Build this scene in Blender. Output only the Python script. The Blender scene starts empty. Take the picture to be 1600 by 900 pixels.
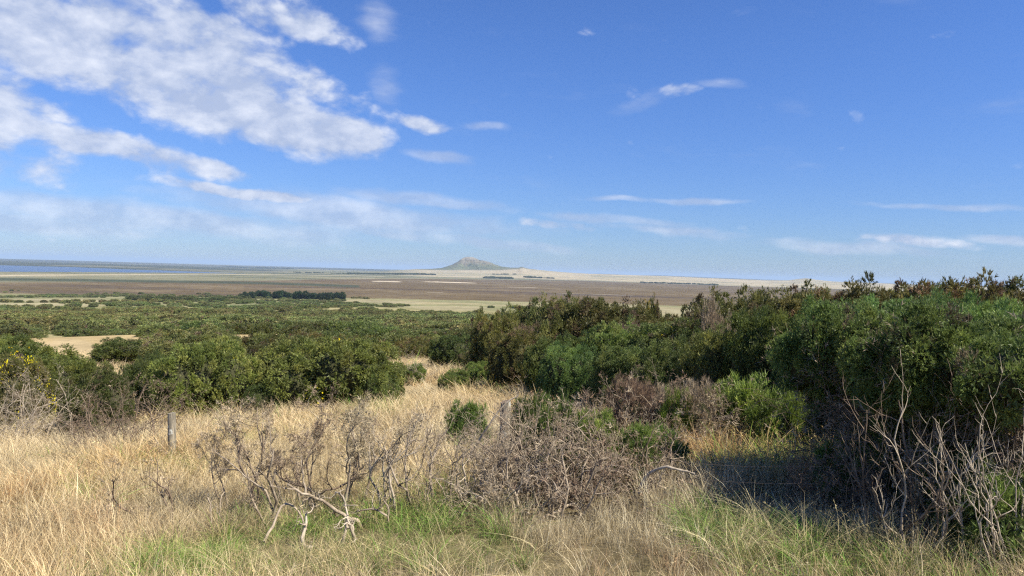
import bpy, math, random
import numpy as np
from mathutils import Vector, Matrix, Euler

# ------------------------------------------------------------------ camera, world, sun, exposure
SC = bpy.context.scene
COL = SC.collection
EYE = 60.0                      # eye height above the plain (metres)
F_PX = 1142.0                   # focal length in pixels of the 1600 px wide photograph
PITCH, ROLL = math.radians(1.30), math.radians(1.63)

cam = bpy.data.objects.new('camera', bpy.data.cameras.new('camera'))
COL.objects.link(cam)
CAM_ROT = Matrix.Rotation(math.pi / 2 - PITCH, 3, 'X') @ Matrix.Rotation(ROLL, 3, 'Z')
cam.matrix_world = Matrix.Translation((0, 0, EYE)) @ CAM_ROT.to_4x4()
cam.data.sensor_width = 36.0
cam.data.lens = 36.0 * F_PX / 1600.0
cam.data.clip_start = 0.05
cam.data.clip_end = 200000.0
SC.camera = cam

SUN_AZ, SUN_EL = math.radians(116.0), math.radians(49.0)   # azimuth clockwise from the view direction (+Y)
sun = bpy.data.objects.new('sun', bpy.data.lights.new('sun', 'SUN'))
COL.objects.link(sun)
sun.data.energy = 5.0
sun.data.angle = math.radians(0.5)
sun.data.color = (1.0, 0.93, 0.80)
SUN_DIR = Vector((math.sin(SUN_AZ) * math.cos(SUN_EL), math.cos(SUN_AZ) * math.cos(SUN_EL), math.sin(SUN_EL)))
sun.rotation_euler = SUN_DIR.to_track_quat('Z', 'Y').to_euler()

SC.view_settings.view_transform = 'Standard'
SC.view_settings.look = 'None'
SC.view_settings.exposure = 0.80
SC.view_settings.gamma = 1.0
SC.view_settings.use_curve_mapping = False
SC.cycles.use_denoising = False
SC.cycles.pixel_filter_type = 'BLACKMAN_HARRIS'
SC.cycles.filter_width = 1.25
SC.cycles.use_adaptive_sampling = True
SC.cycles.adaptive_threshold = 0.02
SC.cycles.max_bounces = 4
SC.cycles.diffuse_bounces = 2
SC.cycles.glossy_bounces = 2
SC.cycles.transmission_bounces = 2
SC.cycles.transparent_max_bounces = 4
SC.cycles.volume_bounces = 0

SKY_STRENGTH = 0.075
CLOUD = [  # centre x, y in the photograph (turned into sky directions), half sizes, tilt, weight, thickness
    (60, 60, 330, 62, 8, 1.0, 1), (170, 105, 330, 52, 14, 1.0, 1), (330, 115, 190, 38, 6, 1.0, 1), (440, 25, 120, 34, 8, .95, 1),
    (290, 60, 290, 48, 12, .95, 1), (270, 20, 190, 34, 8, .9, 1),
    (440, 190, 170, 50, 9, 1.15, 1), (530, 208, 90, 34, 6, 1.2, 1), (360, 170, 150, 40, 14, .85, 1), (80, 40, 200, 70, 0, .9, 1),
    (150, 222, 200, 24, 8, 1.0, 1), (300, 252, 120, 15, 8, .9, 1), (30, 205, 130, 26, 4, .8, 1), (-220, 120, 260, 110, 10, 1.0, 1),
    (672, 194, 46, 13, 8, .80, 1), (765, 200, 34, 9, 0, .6, 0), (685, 243, 55, 11, 4, .68, 0),
    (600, 130, 36, 34, 60, .62, 0), (1062, 143, 34, 19, -8, .66, 1), (1010, 158, 55, 15, -15, .50, 0), (1120, 130, 45, 9, 0, .46, 0),
    (370, 298, 115, 13, 4, 1.0, 1), (240, 340, 330, 26, 1, .85, 0), (560, 335, 290, 26, 2, .9, 0), (90, 350, 200, 18, 0, .75, 0),
    (680, 318, 150, 14, 2, .8, 0),
    (880, 353, 80, 9, 1, .80, 1), (1060, 360, 130, 9, 1, .7, 0), (960, 345, 130, 9, 1, .7, 0), (1430, 380, 90, 10, 2, .66, 1),
    (1480, 325, 130, 6, 1, .62, 0), (1300, 385, 150, 10, 2, .72, 0), (1090, 315, 90, 6, 1, .68, 0), (590, 20, 40, 30, 40, .6, 0),
    (1590, 375, 60, 8, 0, .8, 0), (700, 372, 300, 12, 2, .62, 0), (970, 312, 60, 6, 0, .6, 0),
]


def ray(px, py):
    v = CAM_ROT @ Vector(((px - 800.0) / F_PX, (450.0 - py) / F_PX, -1.0))
    return v.normalized()


def build_world():
    w = bpy.data.worlds.new('World')
    SC.world = w
    w.use_nodes = True
    nt = w.node_tree
    nt.nodes.clear()
    N, L = nt.nodes.new, nt.links.new

    def math_(op, a, b=None, c=None, clamp=False):
        n = N('ShaderNodeMath'); n.operation = op; n.use_clamp = clamp
        for k, v in enumerate((a, b, c)):
            if v is None: continue
            if isinstance(v, (int, float)): n.inputs[k].default_value = v
            else: L(v, n.inputs[k])
        return n.outputs[0]

    sky = N('ShaderNodeTexSky'); sky.sky_type = 'NISHITA'; sky.sun_disc = False
    sky.sun_elevation = SUN_EL
    sky.sun_rotation = SUN_AZ
    sky.altitude = 0; sky.air_density = 1.0; sky.dust_density = 0.15; sky.ozone_density = 3.0
    tc = N('ShaderNodeTexCoord')
    sep = N('ShaderNodeSeparateXYZ'); L(tc.outputs['Generated'], sep.inputs[0])
    az = math_('ARCTAN2', sep.outputs[0], sep.outputs[1])
    el = math_('ARCSINE', sep.outputs[2])
    comb = N('ShaderNodeCombineXYZ'); L(az, comb.inputs[0]); L(el, comb.inputs[1])
    base = comb.outputs[0]
    # wobble the mask coordinates
    mp0 = N('ShaderNodeMapping'); mp0.inputs['Scale'].default_value = (9, 13, 1); L(base, mp0.inputs[0])
    wn = N('ShaderNodeTexNoise'); wn.inputs['Scale'].default_value = 1.0; wn.inputs['Detail'].default_value = 5; L(mp0.outputs[0], wn.inputs['Vector'])
    vs = N('ShaderNodeVectorMath'); vs.operation = 'SUBTRACT'; L(wn.outputs['Color'], vs.inputs[0]); vs.inputs[1].default_value = (.5, .5, .5)
    vm = N('ShaderNodeVectorMath'); vm.operation = 'MULTIPLY'; L(vs.outputs[0], vm.inputs[0]); vm.inputs[1].default_value = (.05, .030, 0)
    va = N('ShaderNodeVectorMath'); va.operation = 'ADD'; L(base, va.inputs[0]); L(vm.outputs[0], va.inputs[1])
    wv = va.outputs[0]

    def mask(which):
        acc = None
        for (px, py, rx, ry, ang, wgt, th) in CLOUD:
            if th != which: continue
            r = ray(px, py)
            a, e = math.atan2(r.x, r.y), math.asin(r.z)
            m = N('ShaderNodeMapping'); m.vector_type = 'TEXTURE'
            m.inputs['Location'].default_value = (a, e, 0)
            m.inputs['Rotation'].default_value = (0, 0, -math.radians(ang + 1.6))
            m.inputs['Scale'].default_value = (rx / F_PX, ry / F_PX, 1)
            L(wv, m.inputs[0])
            ln = N('ShaderNodeVectorMath'); ln.operation = 'LENGTH'; L(m.outputs[0], ln.inputs[0])
            mr = N('ShaderNodeMapRange'); mr.interpolation_type = 'SMOOTHSTEP'
            mr.inputs[1].default_value = 1.45; mr.inputs[2].default_value = 0.25; mr.inputs[3].default_value = 0; mr.inputs[4].default_value = wgt
            L(ln.outputs['Value'], mr.inputs[0])
            acc = mr.outputs[0] if acc is None else math_('MAXIMUM', acc, mr.outputs[0])
        return acc

    def fbm(scale, detail=8, rough=.55, off=(0, 0, 0)):
        m = N('ShaderNodeMapping'); m.inputs['Scale'].default_value = scale; m.inputs['Location'].default_value = off; L(base, m.inputs[0])
        n = N('ShaderNodeTexNoise'); n.inputs['Scale'].default_value = 1; n.inputs['Detail'].default_value = detail; n.inputs['Roughness'].default_value = rough
        n.inputs['Distortion'].default_value = .25
        L(m.outputs[0], n.inputs['Vector'])
        return n.outputs[0]
    n1 = fbm((11, 18, 1), 10, .60)
    n1s = fbm((11, 18, 1), 10, .60, (-.16, -.30, 0))        # same field, sampled towards the sun
    n2 = fbm((7, 24, 1), 8, .58, (3.1, 1.7, 0))
    n3 = fbm((24, 40, 1), 7, .6, (7, 2, 0))
    thick = math_('ADD', mask(1), math_('MULTIPLY', math_('SUBTRACT', n1, .5), 1.7))
    vmp = N('ShaderNodeMapping'); vmp.inputs['Scale'].default_value = (16, 26, 1); L(wv, vmp.inputs[0])
    vo = N('ShaderNodeTexVoronoi'); vo.feature = 'SMOOTH_F1'; vo.inputs['Scale'].default_value = 1; vo.inputs['Detail'].default_value = 3; vo.inputs['Roughness'].default_value = .55
    vo.inputs['Smoothness'].default_value = .6; L(vmp.outputs[0], vo.inputs['Vector'])
    puff = math_('SUBTRACT', .78, vo.outputs['Distance'])
    thick = math_('ADD', thick, math_('MULTIPLY', math_('SUBTRACT', n3, .5), .5))
    thick = math_('ADD', thick, math_('MULTIPLY', puff, .5))
    a1 = N('ShaderNodeMapRange'); a1.interpolation_type = 'SMOOTHSTEP'; a1.inputs[1].default_value = .20; a1.inputs[2].default_value = .85; a1.inputs[3].default_value = 0; a1.inputs[4].default_value = .90
    L(thick, a1.inputs[0])
    thin = math_('ADD', mask(0), math_('MULTIPLY', math_('SUBTRACT', n2, .5), 1.5))
    a2 = N('ShaderNodeMapRange'); a2.interpolation_type = 'SMOOTHSTEP'; a2.inputs[1].default_value = .10; a2.inputs[2].default_value = .95; a2.inputs[3].default_value = 0; a2.inputs[4].default_value = .6
    L(thin, a2.inputs[0])
    alpha = math_('MAXIMUM', a1.outputs[0], a2.outputs[0])
    # bright rims towards the sun, grey bodies
    grad = math_('MULTIPLY', math_('SUBTRACT', n1, n1s), 2.6)
    lit = math_('ADD', math_('ADD', math_('ADD', .44, math_('MULTIPLY', puff, .8)), grad), math_('MULTIPLY', math_('SUBTRACT', n3, .5), 1.5), clamp=True)
    cc = N('ShaderNodeMix'); cc.data_type = 'RGBA'
    k = .60 / SKY_STRENGTH
    cc.inputs[6].default_value = (.47 * k, .55 * k, .74 * k, 1)
    cc.inputs[7].default_value = (.84 * k, .88 * k, .98 * k, 1)
    L(lit, cc.inputs[0])
    # colour balance of the sky (a deep, saturated blue as in the photograph)
    tint = N('ShaderNodeMix'); tint.data_type = 'RGBA'; tint.blend_type = 'MULTIPLY'; tint.inputs[0].default_value = 1
    er = N('ShaderNodeMapRange'); er.interpolation_type = 'SMOOTHSTEP'; er.inputs[1].default_value = -.02; er.inputs[2].default_value = .32; er.inputs[3].default_value = 0; er.inputs[4].default_value = 1
    L(el, er.inputs[0])
    tm = N('ShaderNodeMix'); tm.data_type = 'RGBA'; L(er.outputs[0], tm.inputs[0])
    tm.inputs[6].default_value = SKY_LOW; tm.inputs[7].default_value = SKY_HIGH
    L(sky.outputs[0], tint.inputs[6]); L(tm.outputs[2], tint.inputs[7])
    mix = N('ShaderNodeMix'); mix.data_type = 'RGBA'
    L(alpha, mix.inputs[0]); L(tint.outputs[2], mix.inputs[6]); L(cc.outputs[2], mix.inputs[7])
    bg = N('ShaderNodeBackground'); bg.inputs[1].default_value = SKY_STRENGTH
    L(mix.outputs[2], bg.inputs[0])
    out = N('ShaderNodeOutputWorld'); L(bg.outputs[0], out.inputs[0])


SKY_LOW, SKY_HIGH = (.47, .62, .98, 1), (.50, .72, 1.16, 1)
build_world()

RNG = np.random.default_rng(7)
random.seed(7)

# ------------------------------------------------------------------ noise and terrain
_w = np.random.default_rng(3)
_WAVES = [(_w.normal(size=2), _w.uniform(0, 6.28)) for _ in range(96)]


def wnoise(x, y, scale, octaves=3, seed=0):
    """smooth pseudo-noise about -1..1 made from sums of sinusoids"""
    out = np.zeros_like(x, dtype=np.float64); amp = 1.0; tot = 0
    for o in range(octaves):
        s = 0
        for k in range(6):
            d, ph = _WAVES[(seed * 13 + o * 6 + k) % 96]
            d = d / np.linalg.norm(d)
            f = (0.7 + 0.13 * ((k * 5 + seed) % 6)) * (2 ** o) / scale * 2.2
            s = s + np.sin((x * d[0] + y * d[1]) * f + ph + 1.7 * np.sin((x * d[1] - y * d[0]) * f * .53 + ph * 2))
        out += amp * s / 3.0; tot += amp; amp *= .5
    return out / tot


_GD = np.array([0, 3, 4.5, 7, 10, 14, 18, 25, 35, 50, 75, 100, 150, 200, 300, 400, 700, 1000, 1300, 1600, 2000, 1e6])
_GH = np.array([1.6, 1.66, 1.78, 2.12, 2.5, 2.95, 3.4, 3.85, 4.7, 6.1, 8.1, 10, 13.2, 16, 21, 25.5, 38, 48, 56, 59.6, 60, 60.])
_RP = np.array([-900, 560, 620, 700, 780, 800, 808, 815, 824, 840, 870, 900, 935, 1035, 1100, 1200, 1230, 1245, 1258, 1270, 1300, 1400, 1500, 2300.])
_RE = np.array([-7.6, -4, -1.2, .5, 3.2, 4.8, 5.2, 7.2, 5.2, 3.8, 1.6, .2, -.4, -.6, -1.8, -2.8, -1.8, .6, 2.6, .8, -1.4, -2.6, -4, -6.])
_FP = np.array([-900, -100, 0, 100, 200, 300, 340, 355, 385, 400, 455, 560, 620, 900, 935, 1000, 1035, 1100, 1200, 1300, 1400, 2300])
_FE = np.array([-3, -3, -3.0, -2.6, -2.8, -2.9, -3, -3, -3, -2.9, -3.4, -2.8, -2.5, -1.2, .2, -.4, .4, -.6, -1.6, -1.6, -1.8, -3])


def pxof(x, y):
    az = np.arctan2(x, y)
    return 800 + F_PX * np.tan(np.clip(az, -1.1, 1.1))


def terrain(x, y):
    """height above the plain of the one ground sheet"""
    x = np.asarray(x, float); y = np.asarray(y, float)
    r = np.hypot(x, y) + 1e-6
    az = np.abs(np.arctan2(x, y))
    behind = np.clip((az - 1.0) / 2.0, 0, 1)
    D = r * (1 - behind * .97)
    # linear interpolation smoothed by averaging neighbours
    h = -(np.interp(D * .93, _GD, _GH) + np.interp(D, _GD, _GH) + np.interp(D * 1.07, _GD, _GH)) / 3
    ts = np.where(x > 0, .09, .045)
    tilt = np.where(r < 22, x * ts, x / r * 22 * ts * np.exp(-(r - 22) / 60))
    h = h + tilt * (az < 2.2)
    near = np.exp(-(r / 40) ** 2)
    h += wnoise(x, y, 3.2, 2, 1) * .06 * near
    mid = np.clip((r - 30) / 60, 0, 1) * np.clip((1400 - r) / 600, 0, 1)
    h += wnoise(x, y, 60, 3, 2) * 1.5 * mid
    h += wnoise(x, y, 260, 2, 4) * 2.2 * np.clip((r - 150) / 200, 0, 1) * np.clip((1450 - r) / 500, 0, 1)
    h = h + EYE
    far = np.clip((r - 1500) / 800, 0, 1)
    h += wnoise(x, y, 700, 3, 5) * .8 * far
    # rising straw coloured ridge at nine kilometres and lower hills behind
    p = pxof(x, y)
    yy = np.maximum(y, 1)
    e = np.interp(p, _RP, _RE)
    top = EYE + e * 9000 / F_PX
    s = np.clip((yy - 5200) / 3800, 0, 1); s = s * s * (3 - 2 * s) * .55 + s ** 1.6 * .45
    back = np.clip((13000 - yy) / 3500, 0, 1)
    amt = np.clip((p - 560) / 90, 0, 1)
    h += np.where(yy < 9000, s, back) * top * amt * (y > 0)
    h += wnoise(x, y, 1100, 4, 7) * 5.0 * amt * np.clip((yy - 6000) / 1800, 0, 1) * np.clip((9000 - yy) / 500 + 0.0, 0, 1) * (y > 0)
    ef = np.interp(p, _FP, _FE)
    topf = EYE + ef * 16000 / F_PX
    sf = np.clip((yy - 13000) / 3000, 0, 1) * np.clip((24000 - yy) / 8000, 0, 1)
    h += sf * np.maximum(topf, 0) * (y > 0)
    # land beyond the water rises a little earlier on the left
    lf = np.clip((460 - p) / 200, 0, 1) * np.clip((yy - 5700) / 1500, 0, 1) * np.clip((13000 - yy) / 4000, 0, 1) * (y > 0)
    h += lf * (7 + 6 * wnoise(x, y, 1500, 3, 8))
    h -= water_mask(x, y) * 4
    return h


def water_mask(x, y):
    p = pxof(x, y); yy = np.maximum(y, 1)
    n = wnoise(x, y, 900, 3, 9) * 160
    nearE = np.interp(p, [-900, -400, 0, 200, 350, 430], [2400, 2600, 2950, 3650, 4450, 5000]) + n * .5
    farE = np.interp(p, [-900, -400, 0, 120, 175, 200, 350, 430], [6100, 5700, 5400, 5500, 5200, 5000, 4900, 4950]) + n
    m = np.clip((yy - nearE) / 60, 0, 1) * np.clip((farE - yy) / 60, 0, 1)
    return m * (p < 430) * (y > 0)


def gz(x, y):
    return float(terrain(np.array([x]), np.array([y]))[0])


def place(px, d, py=560):
    """world x for a column of the photograph at depth d"""
    v = ray(px, py)
    return v.x / v.y * d


def ztop(px, py, d):
    v = ray(px, py)
    return EYE + v.z / v.y * d


# ------------------------------------------------------------------ materials
def new_mat(name):
    m = bpy.data.materials.new(name); m.use_nodes = True
    nt = m.node_tree; nt.nodes.clear()
    return m, nt, nt.nodes.new, nt.links.new


def leaf_mat(name, rough=.55, trans=.25, inst=False, noise=0.0, spec=.35):
    m, nt, N, L = new_mat(name)
    at = N('ShaderNodeAttribute'); at.attribute_name = 'Col'
    col = at.outputs['Color']
    if inst:
        a2 = N('ShaderNodeAttribute'); a2.attribute_type = 'INSTANCER'; a2.attribute_name = 'tint'
        mx = N('ShaderNodeMix'); mx.data_type = 'RGBA'; mx.blend_type = 'MULTIPLY'; mx.inputs[0].default_value = 1
        L(col, mx.inputs[6]); L(a2.outputs['Color'], mx.inputs[7]); col = mx.outputs[2]
    else:
        oi = N('ShaderNodeObjectInfo')
        hs = N('ShaderNodeHueSaturation')
        mr = N('ShaderNodeMapRange'); mr.inputs[3].default_value = .8; mr.inputs[4].default_value = 1.2; L(oi.outputs['Random'], mr.inputs[0])
        L(mr.outputs[0], hs.inputs['Value'])
        mr2 = N('ShaderNodeMapRange'); mr2.inputs[3].default_value = .485; mr2.inputs[4].default_value = .512; L(oi.outputs['Random'], mr2.inputs[0])
        L(mr2.outputs[0], hs.inputs['Hue']); L(col, hs.inputs['Color'])
        mxo = N('ShaderNodeMix'); mxo.data_type = 'RGBA'; mxo.blend_type = 'MULTIPLY'; mxo.inputs[0].default_value = 1
        L(hs.outputs[0], mxo.inputs[6]); L(oi.outputs['Color'], mxo.inputs[7]); col = mxo.outputs[2]
    p = N('ShaderNodeBsdfPrincipled'); p.inputs['Roughness'].default_value = rough
    p.inputs['Specular IOR Level'].default_value = spec
    L(col, p.inputs['Base Color'])
    out = N('ShaderNodeOutputMaterial')
    if trans > 0:
        t = N('ShaderNodeBsdfTranslucent'); L(col, t.inputs['Color'])
        mix = N('ShaderNodeMixShader'); mix.inputs[0].default_value = trans
        L(p.outputs[0], mix.inputs[1]); L(t.outputs[0], mix.inputs[2]); L(mix.outputs[0], out.inputs[0])
    else:
        L(p.outputs[0], out.inputs[0])
    return m


def bark_mat(name, c1, c2, scale=18.0):
    m, nt, N, L = new_mat(name)
    tc = N('ShaderNodeTexCoord')
    mp = N('ShaderNodeMapping'); mp.inputs['Scale'].default_value = (scale, scale, scale * .3); L(tc.outputs['Object'], mp.inputs[0])
    n = N('ShaderNodeTexNoise'); n.inputs['Scale'].default_value = 1; n.inputs['Detail'].default_value = 6; n.inputs['Roughness'].default_value = .7
    L(mp.outputs[0], n.inputs['Vector'])
    r = N('ShaderNodeValToRGB'); r.color_ramp.elements[0].position = .35; r.color_ramp.elements[1].position = .68
    r.color_ramp.elements[0].color = (*c1, 1); r.color_ramp.elements[1].color = (*c2, 1)
    L(n.outputs[0], r.inputs[0])
    p = N('ShaderNodeBsdfPrincipled'); p.inputs['Roughness'].default_value = .9; p.inputs['Specular IOR Level'].default_value = .15
    L(r.outputs[0], p.inputs['Base Color'])
    b = N('ShaderNodeBump'); b.inputs['Strength'].default_value = .6; b.inputs['Distance'].default_value = .01; L(n.outputs[0], b.inputs['Height']); L(b.outputs[0], p.inputs['Normal'])
    out = N('ShaderNodeOutputMaterial'); L(p.outputs[0], out.inputs[0])
    return m


M = {}
M['gorse'] = leaf_mat('gorse_foliage', .5, .32)
M['dead_foliage'] = leaf_mat('dead_gorse_foliage', .85, .12, spec=.1)
M['grass'] = leaf_mat('grass_blades', .6, .3, inst=True, spec=.2)
M['scrub'] = leaf_mat('scrub_foliage', .6, .15, inst=True, spec=.2)
M['blossom'] = leaf_mat('blossom', .6, .3)
M['bark'] = bark_mat('grey_dead_wood', (.17, .13, .09), (.46, .38, .28))
M['bark_brown'] = bark_mat('brown_bark', (.10, .07, .048), (.30, .23, .165))
M['bark_pale'] = bark_mat('bleached_wood', (.26, .21, .15), (.54, .46, .35))
M['core'] = bark_mat('shade_core', (.030, .034, .016), (.070, .068, .032), 30)  # solid dark lumps standing in for the shaded depth inside crowns


# ------------------------------------------------------------------ mesh helpers
def mesh_from(name, V, F, mats, cols=None, mat_idx=None, smooth=False):
    """V (n,3); F list of (m,k) int arrays"""
    me = bpy.data.meshes.new(name)
    V = np.asarray(V, np.float32)
    me.vertices.add(len(V)); me.vertices.foreach_set('co', V.ravel())
    loops = np.concatenate([f.ravel() for f in F]).astype(np.int32)
    tot = np.concatenate([np.full(len(f), f.shape[1], np.int32) for f in F])
    start = np.zeros(len(tot), np.int32); start[1:] = np.cumsum(tot)[:-1]
    me.loops.add(len(loops)); me.loops.foreach_set('vertex_index', loops)
    me.polygons.add(len(tot)); me.polygons.foreach_set('loop_start', start)
    me.polygons.foreach_set('loop_total', tot)
    if mat_idx is not None: me.polygons.foreach_set('material_index', np.asarray(mat_idx, np.int32))
    if smooth: me.polygons.foreach_set('use_smooth', np.ones(len(tot), bool))
    for m in mats: me.materials.append(m)
    if cols is not None:
        a = me.color_attributes.new('Col', 'FLOAT_COLOR', 'POINT')
        c = np.ones((len(V), 4), np.float32); c[:, :3] = cols
        a.data.foreach_set('color', c.ravel())
    me.update(calc_edges=True)
    return me


def add_obj(name, me, parent=None, **props):
    o = bpy.data.objects.new(name, me); COL.objects.link(o)
    if parent is not None: o.parent = parent
    for k, v in props.items(): o[k] = v
    return o


def thing(name, label, cat, loc=(0, 0, 0), rz=0.0, scale=(1, 1, 1), group=None):
    o = bpy.data.objects.new(name, None); COL.objects.link(o)
    o.location = loc; o.rotation_euler = (0, 0, rz); o.scale = scale
    o['label'] = label; o['category'] = cat
    if group: o['group'] = group
    o.empty_display_size = .2
    return o


def unit(a):
    return a / (np.linalg.norm(a, axis=-1, keepdims=True) + 1e-9)


def needles(P, Dn, S, C, K, spread=.8, width=.12, rng=RNG, stem=.7):
    """sprigs: K triangular needles around direction Dn at P, length S, colour C"""
    n = len(P)
    ref = np.where(np.abs(Dn[:, 2:3]) < .9, np.array([[0, 0, 1.]]), np.array([[1., 0, 0]]))
    A = unit(np.cross(Dn, ref)); B = np.cross(Dn, A)
    V = np.empty((n, K, 3, 3)); CC = np.empty((n, K, 3, 3))
    ph0 = rng.uniform(0, 6.28, n)
    for k in range(K):
        ph = ph0 + 2.4 * k + rng.uniform(-.4, .4, n)
        side = A * np.cos(ph)[:, None] + B * np.sin(ph)[:, None]
        t = (k / K) * stem
        sp = spread * rng.uniform(.6, 1.2, n)[:, None] * (1.0 - .5 * t)
        d = unit(Dn + side * sp)
        b = P + Dn * (S * t)[:, None]
        L = (S * (1 - .45 * t) * rng.uniform(.6, 1.0, n))[:, None]
        wv = unit(np.cross(d, rng.normal(size=(n, 3)))) * (S * width)[:, None]
        V[:, k, 0] = b - wv * .5; V[:, k, 1] = b + wv * .5; V[:, k, 2] = b + d * L
        sh = rng.uniform(.8, 1.2, n)[:, None]
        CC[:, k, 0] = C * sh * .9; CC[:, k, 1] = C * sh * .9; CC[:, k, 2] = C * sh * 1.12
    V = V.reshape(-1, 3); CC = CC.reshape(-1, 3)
    return V, np.arange(len(V)).reshape(-1, 3), CC


def sph(n, rng, upper=False):
    d = unit(rng.normal(size=(n, 3)))
    if upper: d[:, 2] = np.abs(d[:, 2])
    return d


def ico(sub=2):
    import bmesh
    bm = bmesh.new(); bmesh.ops.create_icosphere(bm, subdivisions=sub, radius=1)
    V = np.array([v.co[:] for v in bm.verts]); F = np.array([[v.index for v in f.verts] for f in bm.faces]); bm.free()
    return V, F


ICO1, ICO2 = ico(1), ico(2)


def crown(name, lumps, clump_r, n_clump, per, size, K, pal, seed, spread=.75, width=.14, zmin=.02, core=.74, mat='gorse',
          updir=.35, brown=0.0, brown_col=(.13, .09, .05), lowcut=None, zflat=0):
    """a gorse crown: sprigs sitting on small clumps that cover a few large lumps, over a solid core coloured dark for shaded depth"""
    rng = np.random.default_rng(seed)
    lumps = np.array(lumps, float)           # x,y,z, rx,ry,rz
    vol = lumps[:, 3] * lumps[:, 5]
    pick = rng.choice(len(lumps), n_clump * 9, p=vol / vol.sum())
    d = sph(n_clump * 9, rng)
    lump_c, lump_r = lumps[pick, :3], lumps[pick, 3:]
    outer = rng.uniform(size=(len(d), 1)) < .62
    c = lump_c + d * lump_r * np.where(outer, rng.uniform(.97, 1.16, (len(d), 1)), rng.uniform(.80, .90, (len(d), 1)))
    keep = c[:, 2] > zmin
    for L in lumps:
        q = np.linalg.norm((c - L[:3]) / L[3:], axis=1)
        keep &= q > .79
    c, d = c[keep][:n_clump], unit(d[keep] / lump_r[keep])[:n_clump]
    n = len(c)
    cr = clump_r * rng.uniform(.55, 1.35, n)
    pal = np.array(pal)
    base = pal[rng.integers(0, len(pal), n)] * rng.uniform(.8, 1.2, (n, 1))
    isb = rng.uniform(size=n) < brown
    base[isb] = np.array(brown_col) * rng.uniform(.7, 1.3, (isb.sum(), 1))
    idx = np.repeat(np.arange(n), per)
    dd = sph(len(idx), rng)
    dd = unit(dd + d[idx] * .75)
    P = c[idx] + dd * (cr[idx] * rng.uniform(.30, .95, len(idx)))[:, None]
    Dn = unit(dd + np.array([0, 0, updir]) + rng.normal(size=dd.shape) * .22)
    S = size * rng.uniform(.6, 1.35, len(idx))
    Cc = base[idx] * rng.uniform(.8, 1.2, (len(idx), 1))
    ok = P[:, 2] > zmin * .5
    V, F, CC = needles(P[ok], Dn[ok], S[ok], Cc[ok], K, spread, width, rng)
    if core:                              # inner shoots close to the dark core, so that no bare core shows between the clumps
        ni = int(len(P) * .30)
        pk = rng.choice(len(lumps), ni, p=vol / vol.sum()); d2 = sph(ni, rng)
        p2 = lumps[pk, :3] + d2 * lumps[pk, 3:] * rng.uniform(core - .01, core + .10, (ni, 1))
        k2 = p2[:, 2] > zmin * .5
        for L in lumps:
            k2 &= np.linalg.norm((p2 - L[:3]) / L[3:], axis=1) > core - .02
        n2_ = unit(unit(d2[k2] / lumps[pk, 3:][k2]) + rng.normal(size=(k2.sum(), 3)) * .5)
        V2, F2, C2 = needles(p2[k2], n2_, size * 1.7 * rng.uniform(.7, 1.4, k2.sum()), pal[rng.integers(0, len(pal), k2.sum())] * rng.uniform(.6, 1.0, (k2.sum(), 1)), 3, 1.3, width * 1.3, rng)
        F = np.concatenate([F, F2 + len(V)]); V = np.concatenate([V, V2]); CC = np.concatenate([CC, C2])
    Vs, Fs, Cs, mi = [V], [F], [CC], [np.zeros(len(F), int)]
    off = len(V)
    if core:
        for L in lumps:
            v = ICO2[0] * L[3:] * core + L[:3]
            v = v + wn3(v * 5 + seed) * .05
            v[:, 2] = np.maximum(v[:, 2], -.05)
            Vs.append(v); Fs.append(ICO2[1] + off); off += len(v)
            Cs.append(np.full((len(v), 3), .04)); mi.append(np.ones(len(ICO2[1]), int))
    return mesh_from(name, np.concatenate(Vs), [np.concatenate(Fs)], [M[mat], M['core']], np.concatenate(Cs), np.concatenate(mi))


def wn3(v):
    return np.stack([np.sin(v[:, 1] * 1.3 + 1.1 * np.sin(v[:, 2] * 1.7)), np.sin(v[:, 2] * 1.5 + 1.3 * np.sin(v[:, 0] * 1.2)),
                     np.sin(v[:, 0] * 1.4 + 1.2 * np.sin(v[:, 1] * 1.6))], 1)


# ---- branches
class Tubes:
    def __init__(self): self.d = {}; self.tips = []

    def add(self, pts, rad, sides):
        self.d.setdefault((len(pts), sides), []).append((pts, rad))

    def arrays(self):
        Vs, Fs, off = [], [], 0
        for (n, s), lst in self.d.items():
            P = np.array([a for a, _ in lst], float); R = np.array([b for _, b in lst], float)
            m = len(P)
            T = unit(np.gradient(P, axis=1))
            T0 = unit(P[:, -1] - P[:, 0])
            ref = np.where(np.abs(T0[:, 2:3]) < .8, np.array([[0, 0, 1.]]), np.array([[1., 0, 0]]))[:, None, :]
            A = unit(np.cross(T, np.broadcast_to(ref, T.shape))); B = np.cross(T, A)
            ang = np.arange(s) * 2 * math.pi / s
            V = P[:, :, None, :] + R[:, :, None, None] * (A[:, :, None, :] * np.cos(ang)[None, None, :, None] + B[:, :, None, :] * np.sin(ang)[None, None, :, None])
            i = np.arange(n - 1)[:, None]; j = np.arange(s)[None, :]
            q = np.stack([i * s + j, i * s + (j + 1) % s, (i + 1) * s + (j + 1) % s, (i + 1) * s + j], -1).reshape(-1, 4)
            Fq = (np.arange(m)[:, None, None] * (n * s) + q[None]).reshape(-1, 4)
            Vs.append(V.reshape(-1, 3)); Fs.append(Fq + off); off += m * n * s
        return np.concatenate(Vs), np.concatenate(Fs)

    def mesh(self, name, mat):
        V, F = self.arrays()
        return mesh_from(name, V, [F], [M[mat]], smooth=True)


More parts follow.
